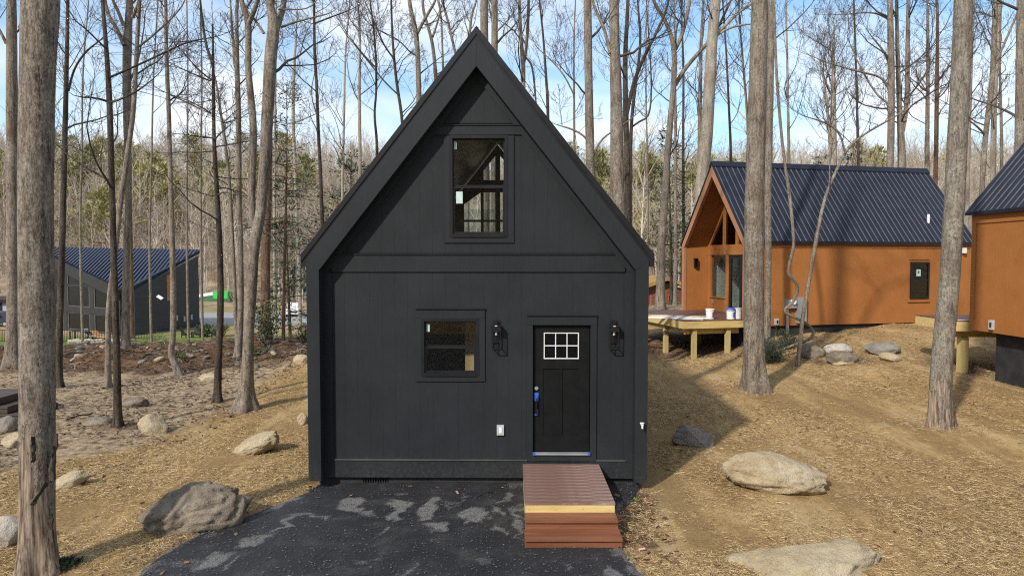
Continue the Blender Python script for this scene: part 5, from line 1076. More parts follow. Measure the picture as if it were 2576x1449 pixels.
def tree(lab, path, d=None, mat='bark', twig='twig', limbs=(), br=None, name='bare_tree', cat='tree', group=None, flare=1.35, top=None, sides=14, seed=0, levels=((4, 0.55, 42, 5), (5, 0.55, 45, 3), (4, 0.55, 45, 2)), extra=None, bumpy=0.035):
    """path: trunk pixels (u, v, width px) from the foot upwards; d: distance where the foot is hidden"""
    rg = np.random.default_rng(1000 + seed); hidden = d is not None
    if d is None: d = hit(path[0][0], path[0][1])
    pts = []; lean = rg.normal() * 0.03
    for i, (u_, v_, w_) in enumerate(path):
        p = at(u_, v_, d + lean * i); pts.append((*p, px(w_, d) / 2 * 0.93))
    if hidden:
        p = pts[0]; gz = hz1(p[0], p[1]); pts.insert(0, (p[0] + (0.0), p[1], gz, p[3] * 1.12))
    b = pts[0]; origin = np.array((b[0], b[1], hz1(b[0], b[1]) if not hidden else b[2])); 
    # carry the trunk on above the picture
    last = np.array(pts[-1]); prev = np.array(pts[-2]); dv = last[:3] - prev[:3]; dv /= np.linalg.norm(dv) + 1e-9
    Ht = float(last[2]) if top is not None else max(16.0, last[2] + 4)
    if last[2] < Ht - 1 and path[-1][1] <= 5:
        n_ = 3
        for k in range(1, n_ + 1):
            f = k / n_; q = last[:3] + (dv * 0.5 + np.array((0, 0, 0.6))) * (Ht - last[2]) * f; pts.append((*q, last[3] * (1 - 0.85 * f) + 0.01))
    P = smooth_path(pts, 0.16)
    first = P[0].copy(); first[2] -= 0.35; P = np.concatenate([[first], P])
    hgt = P[:, 2] - origin[2]; rad = P[:, 3] * (1 + (flare - 1) * np.exp(-np.maximum(hgt, 0) / (P[1, 3] * 1.6 + 0.05)))
    g = Grow(); K = len(P); a = np.arange(sides) / sides * 2 * math.pi
    hh = P[:, 2][:, None]; fl = np.exp(-np.maximum(hgt, 0) / (P[1, 3] * 1.8 + 0.05))[:, None]
    buttress = 1 + 0.28 * fl * np.cos(a[None] * 4 + seed) + bumpy * (vn(a[None] * 1.6 + hh * 0, hh * 1.6 + seed, seed) - 0.5) * 2 + bumpy * 1.2 * (vn(a[None] * 0.6 + 20, hh * 0.7, seed + 3) - 0.5) * 2
    g.tubes(P[None, :, :3], (rad[:, None] * buttress)[None], sides)
    t_ = thing(name, lab, cat, tuple(origin), 0, group)
    limbP = []
    for lb in limbs:
        dep = rg.uniform(-0.6, 0.6); q = [(*at(u_, v_, d + dep * i / max(1, len(lb) - 1)), px(w_, d) / 2) for i, (u_, v_, w_) in enumerate(lb)]
        if lb[-1][1] <= 5:
            l_ = np.array(q[-1]); pv = np.array(q[-2]); dv = unit(l_[:3] - pv[:3]); e = l_[:3] + (dv * 0.6 + np.array((0, 0, 0.5))) * 3.5; q.append((*e, 0.012))
        else:   # let the bough run out into a thin, slightly upturned tip
            l_ = np.array(q[-1]); pv = np.array(q[-2]); sg = l_[:3] - pv[:3]; q[-1] = (*l_[:3], l_[3] * 0.7); q.append((*(l_[:3] + sg * 0.5 + np.array((0, 0, 0.06))), l_[3] * 0.4)); q.append((*(l_[:3] + sg * 0.95 + np.array((0, 0, 0.16))), 0.003))
        q = smooth_path(q, 0.16); g.tubes(q[None, :, :3], q[None, :, 3], max(6, sides // 2)); limbP.append(q)
    link('trunk', g.mesh('trunk', origin), mt[mat], t_)
    c = Grow(); any_ = False
    if br:
        n_, vlo, vhi, len_, ang = br[:5]; n_ = int(n_ * 0.8 + 0.5); upc = br[5] if len(br) > 5 else 0.12
        zlo, zhi = at(0, vlo, d)[2], min(Ht, at(0, vhi, d)[2]) if vhi > 0 else Ht
        cand = [P] + limbP; wts = [max(0.05, np.clip(q[:, 2].max(), zlo, zhi) - np.clip(q[:, 2].min(), zlo, zhi)) for q in cand]; wts = np.array(wts) / sum(wts)
        S0 = []; D0 = []; r0 = []
        for i in range(n_):
            q = cand[rg.choice(len(cand), p=wts)]; ok = np.where((q[:, 2] >= zlo) & (q[:, 2] <= zhi))[0]
            if len(ok) == 0: continue
            k = rg.choice(ok); S0.append(q[k, :3]); az = rg.random() * 2 * math.pi; an = math.radians(ang + rg.normal() * 12)
            D0.append((math.cos(az) * math.sin(an), math.sin(az) * math.sin(an), math.cos(an))); r0.append(min(q[k, 3] * 0.42, 0.045) * rg.uniform(0.6, 1.1))
        if S0:
            S0 = np.array(S0); L = len_ * (0.45 + 0.8 * rg.random(len(S0))) ; minr = 0.0018 + 0.0001 * d
            grow_branches(c, S0, np.array(D0), L, np.maximum(np.array(r0), 0.008), levels, rg, minr, upc); any_ = True
    if limbP and br:
        for q in limbP:   # twigs at the limb ends
            k = rg.integers(len(q) // 3, len(q), 5); grow_branches(c, q[k, :3], unit(rg.normal(size=(5, 3)) * 0.8 + np.array((0, 0, 0.6))), np.full(5, 1.1), np.full(5, 0.008), levels[1:], rg, 0.0022 + 0.0001 * d); any_ = True
    if any_: link('crown', c.mesh('crown', origin), mt[twig], t_)
    return t_, origin, d

# ------------------------------------------------------------------ the trees one can tell apart
# left of the black cabin
big, bo, bd = tree('huge furrowed trunk with peeled foot at the left of the driveway', [(95, 1448, 92), (94, 1300, 84), (95, 1100, 84), (94, 900, 86), (90, 600, 84), (91, 355, 82), (95, 150, 84), (104, 0, 92)], mat='barkbig', sides=40, bumpy=0.02, flare=1.25, br=(4, -250, -420, 1.8, 40), seed=1)
for (u_, v_, dz2, L_, w_, rot) in ((96, 1240, 0.27, 0.3, 0.035, (-8, 32, 0)), (136, 1150, 0.06, 0.55, 0.03, (0, 3, 55)), (131, 1330, 0.1, 0.35, 0.025, (0, -2, 50)), (57, 1255, 0.08, 0.45, 0.03, (0, -6, -50)), (84, 1130, 0.255, 0.3, 0.03, (-3, 4, 0))):
    nz = 9; zz = np.linspace(-L_ / 2, L_ / 2, nz); ww = w_ * (0.6 + 0.7 * rng.random(nz)); cx_ = np.cumsum(rng.normal(size=nz) * 0.006); cy_ = -0.02 - 0.03 * (np.abs(zz) / L_) * rng.random()
    V = np.concatenate([np.stack([cx_ - ww, np.full(nz, 0.012), zz], 1), np.stack([cx_, cy_ + 0 * zz, zz], 1), np.stack([cx_ + ww, np.full(nz, 0.012), zz], 1), np.stack([cx_, cy_ + 0.025 + 0 * zz, zz], 1)]); Qb = []
    for k in range(nz - 1):
        for a_, b_ in ((0, 1), (1, 2), (2, 3), (3, 0)): Qb.append((a_ * nz + k, b_ * nz + k, b_ * nz + k + 1, a_ * nz + k + 1))
    sl = link('loose_bark', mesh_np('loose_bark', V, np.array(Qb), smooth=False), mt['barkdark'], big, tuple(at(u_, v_, bd - dz2) - np.array(bo))); sl.rotation_euler = tuple(R(q) for q in rot)
tree('thick grey trunk behind the huge furrowed one', [(32, 925, 36), (34, 680, 29), (30, 300, 29), (29, 0, 23)], limbs=[[(16, 110, 8), (-20, 40, 7)], [(48, 70, 6), (70, 20, 5)]], br=(10, 300, 0, 3, 55), seed=2)
tree('slim dark trunk just right of the huge furrowed one', [(148, 974, 19), (149, 870, 16), (155, 680, 15), (159, 515, 15), (166, 230, 12), (171, 0, 8)], mat='barkdark', limbs=[[(172, 230, 6), (185, 175, 5), (215, 130, 5), (258, 98, 4)]], br=(26, 460, 0, 2.6, 62), seed=3)
tree('slim dark trunk rooted nearest the pale block boulder', [(297, 1073, 21), (294, 900, 18), (291, 800, 17), (286, 640, 16), (283, 515, 15), (276, 256, 15), (267, 114, 11), (257, 0, 9)], mat='barkdark', limbs=[[(272, 256, 6), (235, 245, 5), (200, 246, 4)], [(280, 258, 6), (330, 240, 5), (380, 205, 4)], [(277, 195, 6), (330, 172, 5), (400, 140, 5), (470, 105, 5), (540, 95, 3)], [(274, 454, 7), (250, 440, 6), (220, 425, 5), (175, 395, 4)]], br=(22, 520, 0, 2.4, 60), seed=4)
tree('slim bent trunk crossing behind the dark one', [(271, 975, 17), (273, 870, 14), (271, 800, 13), (278, 720, 13), (290, 650, 13), (300, 530, 13), (315, 430, 14), (325, 360, 13), (336, 284, 12), (342, 160, 11), (352, 0, 9)], seed=5, limbs=[[(346, 120, 6), (380, 95, 5), (440, 40, 4), (470, 0, 3)]], br=(14, 420, 0, 2.2, 50))
tree('tall trunk with upright forks on the dirt bank crest', [(316, 876, 22), (317, 700, 17), (320, 560, 16), (324, 515, 15), (318, 284, 18), (319, 142, 23), (323, 60, 20), (327, 0, 16)], seed=6, limbs=[[(312, 115, 10), (295, 75, 9), (272, 40, 8), (262, -10, 7)], [(311, 65, 9), (298, 30, 8), (282, 0, 8)], [(334, 45, 9), (345, 20, 8), (352, 0, 8)]], br=(18, 300, -150, 3, 45))
tree('straight brown trunk close behind the forked one', [(331, 852, 14), (329, 650, 12), (326, 515, 12), (324, 330, 11), (328, 0, 8)], mat='barkred', seed=7, br=(10, 300, -100, 2.5, 50))
tree('slim pale trunk with a crooked foot before the charcoal house', [(450, 945, 20), (440, 915, 18), (428, 889, 17), (436, 854, 15), (436, 734, 15), (433, 601, 14), (431, 515, 13), (428, 426, 12), (425, 284, 11), (418, 142, 10), (417, 0, 8)], seed=8, limbs=[[(430, 240, 4), (470, 258, 4), (535, 290, 3)]], br=(16, 330, 0, 2.2, 55))
tree('dead pine snag with bare side spikes and an orange wound', [(546, 1011, 21), (550, 881, 18), (555, 795, 17), (555, 677, 16), (550, 558, 14), (545, 470, 12), (538, 355, 10), (537, 248, 9), (536, 142, 7), (535, 62, 4)], mat='barkdark', name='dead_pine_tree', top=1, seed=9, br=(46, 620, 70, 1.9, 88, 0.03), levels=((4, 0.4, 45, 4), (3, 0.5, 45, 3), (2, 0.5, 45, 2)),
     limbs=[[(532, 202, 4), (500, 178, 4), (440, 108, 2)], [(530, 205, 4), (470, 180, 3), (420, 155, 2)], [(531, 285, 4), (480, 255, 3), (425, 238, 2)], [(543, 370, 4), (600, 360, 3), (650, 352, 2)], [(533, 150, 7), (520, 125, 7), (510, 60, 6), (503, 0, 5)], [(541, 350, 4), (560, 330, 4), (580, 315, 3)]])
tree('straight grey trunk left of the heavy forked tree', [(598, 904, 19), (605, 819, 16), (606, 724, 16), (603, 558, 15), (601, 515, 15), (600, 284, 14), (596, 178, 13), (595, 36, 9), (597, 0, 8)], seed=10, limbs=[[(592, 170, 8), (585, 90, 7), (580, 12, 6)], [(587, 145, 4), (565, 125, 3), (550, 118, 2)]], br=(12, 280, 0, 1.5, 60))
tree('thin grey trunk between the snag and the straight grey trunk', [(600, 902, 14), (593, 795, 11), (588, 677, 10), (583, 558, 9), (576, 440, 9), (566, 360, 8), (555, 284, 7), (545, 210, 5), (520, 120, 4)], seed=11, top=1, br=(16, 480, 120, 1.8, 55))
T9, o9, d9 = tree('heavy forked tree with flared roots left of the black cabin', [(619, 1034, 48), (620, 980, 34), (624, 890, 29), (626, 819, 29), (633, 724, 29), (638, 629, 27), (648, 575, 27), (657, 530, 26), (664, 430, 28), (668, 370, 29), (673, 284, 31), (680, 142, 32), (690, 70, 32), (683, 30, 22), (676, 0, 19)], seed=12, sides=24, flare=1.55,
     limbs=[[(646, 585, 19), (634, 550, 18), (633, 480, 18), (636, 400, 18), (638, 320, 18), (632, 250, 17), (624, 180, 16), (625, 107, 15), (625, 55, 17), (612, 20, 13), (602, -20, 11)], [(626, 60, 12), (640, 28, 11), (652, -8, 9)], [(692, 80, 18), (707, 40, 15), (716, 0, 13)], [(664, 85, 7), (645, 55, 6), (630, 40, 5)], [(706, 70, 6), (745, 55, 5), (800, 42, 4), (830, 35, 3)], [(700, 25, 4), (730, 25, 4), (770, 25, 3), (800, 5, 3)]], br=(16, 240, -150, 2.6, 60))
tree('broad red-brown trunk half hidden behind the heavy forked tree', [(668, 840, 27), (668, 724, 26), (668, 629, 25), (672, 515, 24), (674, 430, 22), (676, 300, 19), (680, 100, 16), (685, 0, 14)], d=29, mat='barkred', seed=13, br=(6, 100, -200, 2.5, 50))
tree('pale slim trunk branching over the cabin eave', [(756, 845, 11), (754, 724, 10), (750, 629, 9), (745, 515, 9), (742, 400, 9), (737, 320, 9), (738, 213, 8), (742, 142, 6), (745, 90, 5), (748, 20, 3)], mat='barkpale', twig='twigmid', seed=14, top=1, br=(30, 360, 20, 3.0, 45), limbs=[[(738, 255, 4), (715, 230, 4), (690, 212, 3)], [(738, 310, 4), (765, 300, 4), (800, 285, 3)]])
tree('slim dark trunk rising past the left roof slope', [(812, 600, 11), (809, 515, 10), (806, 426, 9), (800, 320, 9), (797, 213, 8), (791, 142, 8), (790, 0, 6)], d=22, mat='barkdark', seed=15, br=(26, 380, 0, 2.8, 55), limbs=[[(792, 60, 4), (830, 45, 4), (885, 25, 3)]])
# behind the black cabin roof
tree('thin bent trunk above the left roof slope, leftmost of the thin pair', [(948, 360, 7), (947, 343, 7), (941, 285, 6), (947, 237, 6), (946, 142, 6), (939, 59, 5), (930, 0, 4)], d=28, mat='barkdark', seed=16, br=(24, 340, 0, 2.6, 50), limbs=[[(944, 170, 4), (915, 140, 4), (880, 95, 3)]])
tree('thin curved trunk above the left roof slope, right of the thin pair', [(1014, 340, 8), (1010, 285, 8), (1000, 225, 8), (993, 166, 7), (987, 95, 6), (984, 0, 5)], d=25, mat='barkdark', seed=17, br=(22, 320, 0, 2.4, 50), limbs=[[(992, 150, 5), (965, 115, 4), (944, 60, 4), (920, 10, 3)], [(1003, 240, 4), (970, 210, 4), (930, 160, 3), (880, 100, 3)]])
tree('forked grey-brown trunk above the left roof slope', [(1055, 300, 16), (1053, 200, 14), (1050, 118, 13), (1046, 78, 14), (1036, 40, 11), (1029, 0, 10)], d=24, seed=18, limbs=[[(1050, 85, 8), (1062, 60, 8), (1080, 30, 7), (1098, 0, 6)]], br=(14, 230, -60, 2.4, 55))
tree('slim trunk right of the forked grey-brown one', [(1098, 240, 11), (1097, 200, 10), (1090, 118, 9), (1078, 71, 8), (1065, 30, 8), (1063, 0, 7)], d=28, seed=19, limbs=[[(1088, 95, 6), (1100, 60, 5), (1110, 20, 4)]], br=(14, 200, -60, 2.4, 50))
tree('thin upright trunk behind the left roof edge', [(1115, 190, 6), (1113, 120, 5), (1110, 35, 5), (1100, 0, 4)], d=30, seed=20, br=(12, 180, -40, 2, 50))
tree('leaning thin trunk just left of the roof peak', [(1150, 160, 8), (1147, 140, 7), (1128, 60, 7), (1118, 20, 6), (1110, 0, 6)], d=30, seed=21, br=(14, 150, -60, 2.2, 50))
tree('thick trunk directly behind the roof peak', [(1220, 150, 22), (1218, 90, 21), (1218, 0, 21)], d=22, seed=22, br=(6, 120, -150, 2, 55))
tree('grey trunk just right of the roof peak', [(1244, 200, 18), (1244, 120, 17), (1244, 0, 17)], d=24, seed=23, limbs=[[(1250, 80, 5), (1275, 55, 4), (1295, 30, 3)]], br=(12, 150, -100, 2.4, 60))
tree('trunk splitting into a narrow V above the right roof slope', [(1316, 290, 13), (1316, 220, 13), (1316, 158, 13), (1311, 107, 9), (1306, 0, 8)], d=26, seed=24, limbs=[[(1317, 160, 9), (1324, 124, 8), (1328, 60, 8), (1330, 0, 7)], [(1322, 145, 6), (1338, 160, 5), (1345, 215, 5), (1350, 280, 5)]], br=(20, 260, -50, 2.6, 50))
tree('slender many-branched sapling over the right roof slope', [(1446, 420, 7), (1445, 370, 6), (1444, 250, 6), (1443, 150, 5), (1445, 60, 4), (1448, 0, 3)], d=32, twig='twigmid', seed=25, br=(30, 330, 0, 3.0, 48), limbs=[[(1444, 240, 4), (1420, 190, 4), (1385, 150, 3), (1360, 130, 3)]])
tree('straight rough trunk over the right roof slope', [(1490, 480, 25), (1485, 426, 24), (1483, 320, 22), (1480, 142, 21), (1478, 0, 21)], d=20, seed=26, br=(6, 330, 0, 2.0, 65), limbs=[[(1490, 380, 6), (1475, 345, 5), (1440, 325, 5), (1400, 315, 3)], [(1490, 400, 6), (1510, 350, 5), (1560, 320, 4), (1600, 290, 3)]])
tree('thick mottled grey trunk over the right eave', [(1555, 600, 42), (1553, 515, 40), (1552, 400, 38), (1551, 284, 33), (1547, 142, 28), (1544, 0, 25)], d=16, seed=27, sides=22, br=(6, 150, -100, 2, 60), limbs=[[(1535, 135, 9), (1520, 70, 8), (1495, 20, 7), (1488, -10, 6)]])
tree('darker trunk tucked behind the thick mottled one', [(1580, 560, 17), (1578, 400, 16), (1574, 300, 15), (1572, 142, 13), (1577, 60, 10), (1580, 0, 9)], d=21, mat='barkdark', seed=28, br=(16, 320, 0, 2.4, 50), limbs=[[(1574, 302, 10), (1592, 213, 10), (1617, 149, 9), (1663, 60, 7), (1685, 0, 5)]])
tree('slim dark stem leaning right beside the right eave', [(1586, 700, 11), (1586, 515, 10), (1586, 320, 10), (1599, 213, 8), (1613, 107, 7), (1606, 35, 5), (1604, 0, 5)], d=26, mat='barkdark', seed=29, br=(22, 330, 0, 2.6, 50), limbs=[[(1590, 320, 5), (1610, 305, 5), (1633, 296, 5), (1640, 230, 4), (1634, 120, 4), (1628, 30, 3)]])
tree('brown tree forking twice between the two cabins', [(1660, 778, 25), (1662, 700, 23), (1664, 601, 21), (1672, 515, 19), (1679, 391, 18), (1688, 284, 16), (1695, 213, 15), (1697, 124, 14), (1685, 80, 10), (1670, 46, 9), (1640, 0, 8)], d=34, mat='bark', seed=30, sides=16, limbs=[[(1698, 215, 11), (1725, 170, 10), (1773, 117, 9), (1800, 85, 7), (1830, 20, 6), (1840, 0, 5)], [(1699, 125, 10), (1716, 89, 10), (1728, 40, 9), (1736, 0, 8)]], br=(24, 420, -80, 3, 52))
# behind the orange cabin
tree('thick trunk rising behind the orange gable peak', [(1765, 500, 36), (1770, 426, 34), (1773, 380, 33), (1780, 320, 31), (1785, 213, 30), (1791, 107, 28), (1801, 0, 26)], d=33, mat='barkpale', twig='twigmid', seed=31, sides=18, limbs=[[(1803, 85, 9), (1830, 60, 8), (1860, 30, 7), (1890, 12, 6), (1905, 0, 5)], [(1804, 90, 6), (1830, 72, 6), (1870, 63, 5), (1890, 62, 4)]], br=(14, 320, 0, 3, 60))
tree('slim trunk left of the thick one behind the orange gable', [(1760, 480, 12), (1760, 320, 11), (1762, 178, 10), (1764, 90, 8), (1770, 0, 6)], d=38, seed=32, twig='twigmid', br=(26, 320, 0, 3.2, 40))
tree('thin grey trunk left of the twin trunks', [(1884, 420, 8), (1880, 284, 7), (1872, 195, 6), (1862, 71, 5), (1858, 0, 4)], d=35, twig='twigmid', seed=33, br=(34, 350, 0, 3.4, 42))
tree('heavy straight trunk in front of the orange cabin, rooted in the straw', [(1900, 986, 60), (1897, 933, 53), (1897, 740, 51), (1897, 515, 50), (1902, 355, 48), (1907, 178, 45), (1911, 0, 41)], seed=34, sides=30, flare=1.3, bumpy=0.025, br=(5, 0, -300, 2.4, 55))
tree('narrower trunk standing right behind the heavy straight one', [(1930, 872, 17), (1931, 800, 16), (1933, 650, 17), (1931, 515, 18), (1936, 300, 18), (1938, 178, 18), (1941, 0, 17)], d=22.6, mat='bark', seed=35, br=(6, 200, -100, 2, 60))
vine, vo, vd = tree('twisted bare vine hanging in loops before the orange wall', [(1945, 901, 8), (1972, 876, 8), (2030, 858, 9), (2050, 842, 9), (2040, 822, 9), (2018, 807, 8), (1968, 784, 8), (1975, 776, 8), (1997, 761, 8), (2010, 723, 9), (1998, 705, 9), (1981, 690, 9), (1986, 660, 9), (1996, 630, 9), (1997, 600, 9), (1987, 493, 9), (1972, 400, 8), (1962, 300, 8), (1953, 190, 8), (1949, 71, 7), (1947, 0, 6)], mat='bark', name='hanging_vine', cat='vine', seed=36, sides=8, flare=1.0)
tree('leaning sapling with a long bough across the orange cabin roof', [(2006, 921, 12), (2015, 840, 11), (2021, 785, 10), (2033, 723, 10), (2052, 608, 10), (2071, 512, 9), (2087, 466, 8), (2117, 402, 8), (2131, 377, 7), (2167, 341, 6), (2231, 306, 5), (2295, 268, 3)], mat='bark', seed=37, top=1, sides=9, flare=1.2, limbs=[[(2126, 385, 6), (2115, 340, 5), (2095, 318, 5), (2060, 303, 4), (2021, 293, 3)], [(2087, 466, 4), (2087, 400, 3), (2095, 360, 2)]], br=(22, 400, 260, 1.5, 50), levels=((4, 0.5, 42, 4), (3, 0.5, 45, 3), (2, 0.5, 45, 2)))
tree('grey trunk with peeled foot before the two orange cabins', [(2368, 1073, 60), (2366, 962, 53), (2378, 813, 50), (2391, 685, 49), (2397, 557, 48), (2401, 515, 48), (2408, 355, 47), (2418, 178, 45), (2423, 0, 43)], mat='barkscar', seed=38, sides=30, flare=1.12, bumpy=0.025, br=(5, 0, -300, 2.4, 55))
tree('mossy trunk, left stem of the cluster behind the orange ridge', [(2238, 420, 18), (2240, 380, 18), (2242, 320, 18), (2242, 142, 17), (2238, 0, 13)], d=30, seed=39, limbs=[[(2236, 225, 6), (2220, 195, 6), (2180, 185, 5), (2120, 170, 4), (2060, 150, 3)], [(2237, 165, 5), (2225, 130, 5), (2198, 100, 5)], [(2236, 262, 5), (2205, 240, 5), (2170, 180, 4), (2150, 140, 4)], [(2236, 50, 5), (2200, 30, 4), (2120, 38, 3)]], br=(26, 300, -50, 3, 70))
tree('trunk forking low, middle of the cluster behind the orange ridge', [(2269, 430, 21), (2268, 380, 20), (2266, 330, 17), (2262, 260, 12), (2259, 178, 11), (2256, 60, 9), (2256, 0, 8)], d=31, seed=40, limbs=[[(2269, 335, 12), (2279, 290, 11), (2283, 213, 11), (2284, 71, 10), (2286, 0, 9)]], br=(26, 320, -50, 3, 65))
tree('slim trunk third in the cluster behind the orange ridge', [(2332, 430, 12), (2332, 380, 12), (2334, 213, 9), (2334, 35, 7), (2334, 0, 6)], d=34, twig='twigmid', seed=41, br=(24, 320, -50, 3, 60))
tree('slim brown trunk nearest the peeled grey trunk', [(2354, 430, 11), (2355, 380, 11), (2357, 213, 10), (2359, 35, 7), (2356, 0, 6)], d=34, twig='twigmid', mat='barkred', seed=42, br=(24, 320, -50, 3, 60))
tree('pale trunk half behind the peeled grey trunk', [(2430, 600, 13), (2433, 460, 12), (2438, 300, 10), (2441, 213, 9), (2446, 100, 6), (2450, 0, 5)], d=40, mat='barkpale', twig='twigmid', seed=43, br=(26, 350, -50, 3.2, 50))
tree('brown trunk bent midway left of the right roof', [(2469, 560, 13), (2469, 490, 13), (2475, 391, 13), (2483, 302, 13), (2496, 213, 13), (2501, 107, 14), (2505, 0, 12)], d=30, seed=44, limbs=[[(2502, 165, 6), (2525, 115, 6), (2562, 28, 5), (2575, 0, 4)], [(2478, 340, 6), (2460, 320, 5), (2437, 303, 5)]], br=(26, 350, -50, 3, 58))
tree('straight pale-brown trunk rising from the right roof slope', [(2498, 520, 14), (2498, 462, 14), (2499, 355, 14), (2501, 267, 13), (2508, 120, 10), (2512, 0, 8)], d=36, mat='barkpale', twig='twigmid', seed=45, br=(22, 350, -50, 3, 55))
tree('thick trunk at the far right over the navy roof', [(2563, 440, 25), (2565, 373, 24), (2567, 249, 24), (2569, 0, 20)], d=22, seed=46, br=(12, 320, -50, 2.6, 60))
tree('dense twiggy pale tree behind the orange ridge', [(2096, 420, 20), (2096, 355, 18), (2096, 250, 13), (2096, 178, 9), (2097, 110, 6), (2099, 65, 4)], d=46, mat='barkpale', twig='twigmid', seed=47, top=1, br=(46, 340, 70, 4.0, 38, 0.16), limbs=[[(2090, 400, 9), (2086, 320, 8), (2078, 240, 6), (2068, 180, 4)]])
for k, (u_, v_, d_) in enumerate([(470, 640, 36), (505, 600, 42), (690, 600, 44), (375, 600, 40), (200, 560, 44), (905, 330, 36), (1175, 120, 36), (1380, 280, 38), (1630, 620, 44), (1700, 600, 42), (1720, 560, 46), (1840, 400, 40), (1985, 410, 40), (2160, 420, 42), (2520, 480, 44), (860, 460, 40)]):
    lean_ = random.uniform(-25, 25); w_ = random.uniform(6, 10)
    tree('slender bare tree in the woods behind the cabins', [(u_, v_, w_), (u_ + lean_ * 0.3, v_ * 0.66, w_ * 0.8), (u_ + lean_ * 0.5 + random.uniform(-6, 6), v_ * 0.33, w_ * 0.65), (u_ + lean_, 0, w_ * 0.5)], d=d_, mat=random.choice(('bark', 'barkdark', 'barkpale')), twig=random.choice(('twig', 'twigmid')), seed=60 + k, sides=8, group='slender bare trees in the woods behind', br=(15, min(v_, 480), -60, 3.0, 42), levels=((4, 0.55, 40, 4), (3, 0.55, 45, 3), (2, 0.55, 45, 2)))

# ------------------------------------------------------------------ conifers and shrubs
def leafquads(C, D, size, wid, rg):
    n = len(C); D = unit(D); side = unit(np.cross(D, rg.normal(size=(n, 3)))); L = (size * (0.6 + 0.8 * rg.random(n)))[:, None]; W = (wid * (0.6 + 0.8 * rg.random(n)))[:, None]
    return np.stack([C, C + D * L * 0.5 + side * W * 0.5, C + D * L, C + D * L * 0.5 - side * W * 0.5], 1).reshape(-1, 3)
def conifer_mesh(seed, Ht, width, tr, z0=0.25, nb=40, per=60, leaf=0.2, lw=0.05, droop=-0.1, gap=0.0, clump=0.25):
    rg = np.random.default_rng(seed); g = Grow(); n_ = 10; z = np.linspace(-0.3, Ht, n_); ph = rg.random() * 6
    P = np.stack([0.012 * Ht * np.sin(z / Ht * 3 + ph) - 0.012 * Ht * math.sin(ph), 0.012 * Ht * np.cos(z / Ht * 2.4 + ph) - 0.012 * Ht * math.cos(ph), z], 1)
    g.tubes(P[None], (tr * (1 - 0.9 * np.clip(z / Ht, 0, 1)))[None], 8)
    zz = Ht * (z0 + (1 - z0) * rg.random(nb) ** 0.85); az = rg.random(nb) * 6.283; f = 1 - (zz / Ht - z0) / (1 - z0)
    L = width * (0.18 + 0.82 * f ** 0.8) * (0.5 + 0.6 * rg.random(nb)); D = np.stack([np.cos(az), np.sin(az), np.full(nb, droop) + 0.5 * (1 - f)], 1); D = unit(D)
    S0 = np.stack([np.interp(zz, z, P[:, 0]), np.interp(zz, z, P[:, 1]), zz], 1)
    K = 5; pts = [S0]; d = D
    for k in range(K): d = unit(d + rg.normal(size=d.shape) * 0.13 + np.array((0, 0, 0.05 + droop * 0.4))); pts.append(pts[-1] + d * (L / K)[:, None])
    pts = np.stack(pts, 1); g.tubes(pts, np.maximum(0.02 * L, 0.01)[:, None] * np.linspace(1, 0.3, K + 1)[None], 4)
    C = []; Dd = []
    for b in range(nb):
        n = max(6, int(per * L[b] / width)); t_ = 0.25 + 0.75 * np.sqrt(rg.random(n)); q = t_ * K; i0 = np.minimum(q.astype(int), K - 1); fr = (q - i0)[:, None]
        c = pts[b, i0] * (1 - fr) + pts[b, i0 + 1] * fr; out = rg.normal(size=(n, 3)) * np.array((1, 1, 0.5)); C.append(c + out * clump * L[b] * 0.35 * (0.4 + t_[:, None])); Dd.append(out * 0.7 + d[b] * 0.8 + np.array((0, 0, 0.15)))
    C = np.concatenate(C); V = leafquads(C, np.concatenate(Dd), leaf, lw, rg)
    return g.mesh('trunk'), mesh_np('crown', V, np.arange(len(V)).reshape(-1, 4), smooth=False)
def conifer(lab, loc, trm, crm, tm, cm, name='pine_tree', group=None, s=1.0, rz=0.0, cat='tree'):
    t_ = thing(name, lab, cat, loc, rz, group); t_.scale = (s, s, s)
    a = bpy.data.objects.new('trunk', trm); b = bpy.data.objects.new('crown', crm)
    for o, m in ((a, tm), (b, cm)):
        COL.objects.link(o); o.parent = t_
        if not o.data.materials: o.data.materials.append(mt[m])
    return t_
# young hemlock with a red-brown stem beside the forked tree
p, d_ = onground(713, 866); ta, tb_ = conifer_mesh(5, 9.6, 1.7, 0.075, 0.42, 60, 70, 0.17, 0.03, -0.15, clump=0.5)
conifer('young hemlock with open drooping sprays and red-brown stem near the eave', (p[0], p[1], hz1(p[0], p[1])), ta, tb_, 'barkred', 'hemlock', 'hemlock_tree')
ta, tb_ = conifer_mesh(6, 13.0, 3.4, 0.14, 0.3, 70, 110, 0.3, 0.06, -0.05, clump=0.5); p = at(885, 700, 42)
conifer('dark evergreen with ragged branches behind the left roof slope', (p[0], p[1], hz1(p[0], p[1])), ta, tb_, 'barkdark', 'hemlock', 'pine_tree')
ta, tb_ = conifer_mesh(7, 12.0, 2.2, 0.13, 0.2, 70, 90, 0.28, 0.06, -0.1, clump=0.5)
for (u_, d_, s_, l_) in ((1690, 44, 0.95, 'dark evergreen leaning over the log cabin roof'), (2130, 56, 1.1, 'dark evergreen just right of the dense twiggy tree'), (2072, 58, 1.05, 'dark evergreen just left of the dense twiggy tree'), (730, 40, 0.9, 'dark evergreen behind the young hemlock')):
    p = at(u_, 700, d_); conifer(l_, (p[0], p[1], hz1(p[0], p[1])), ta, tb_, 'barkdark', 'hemlock', 'pine_tree', None, s_, random.random() * 6)
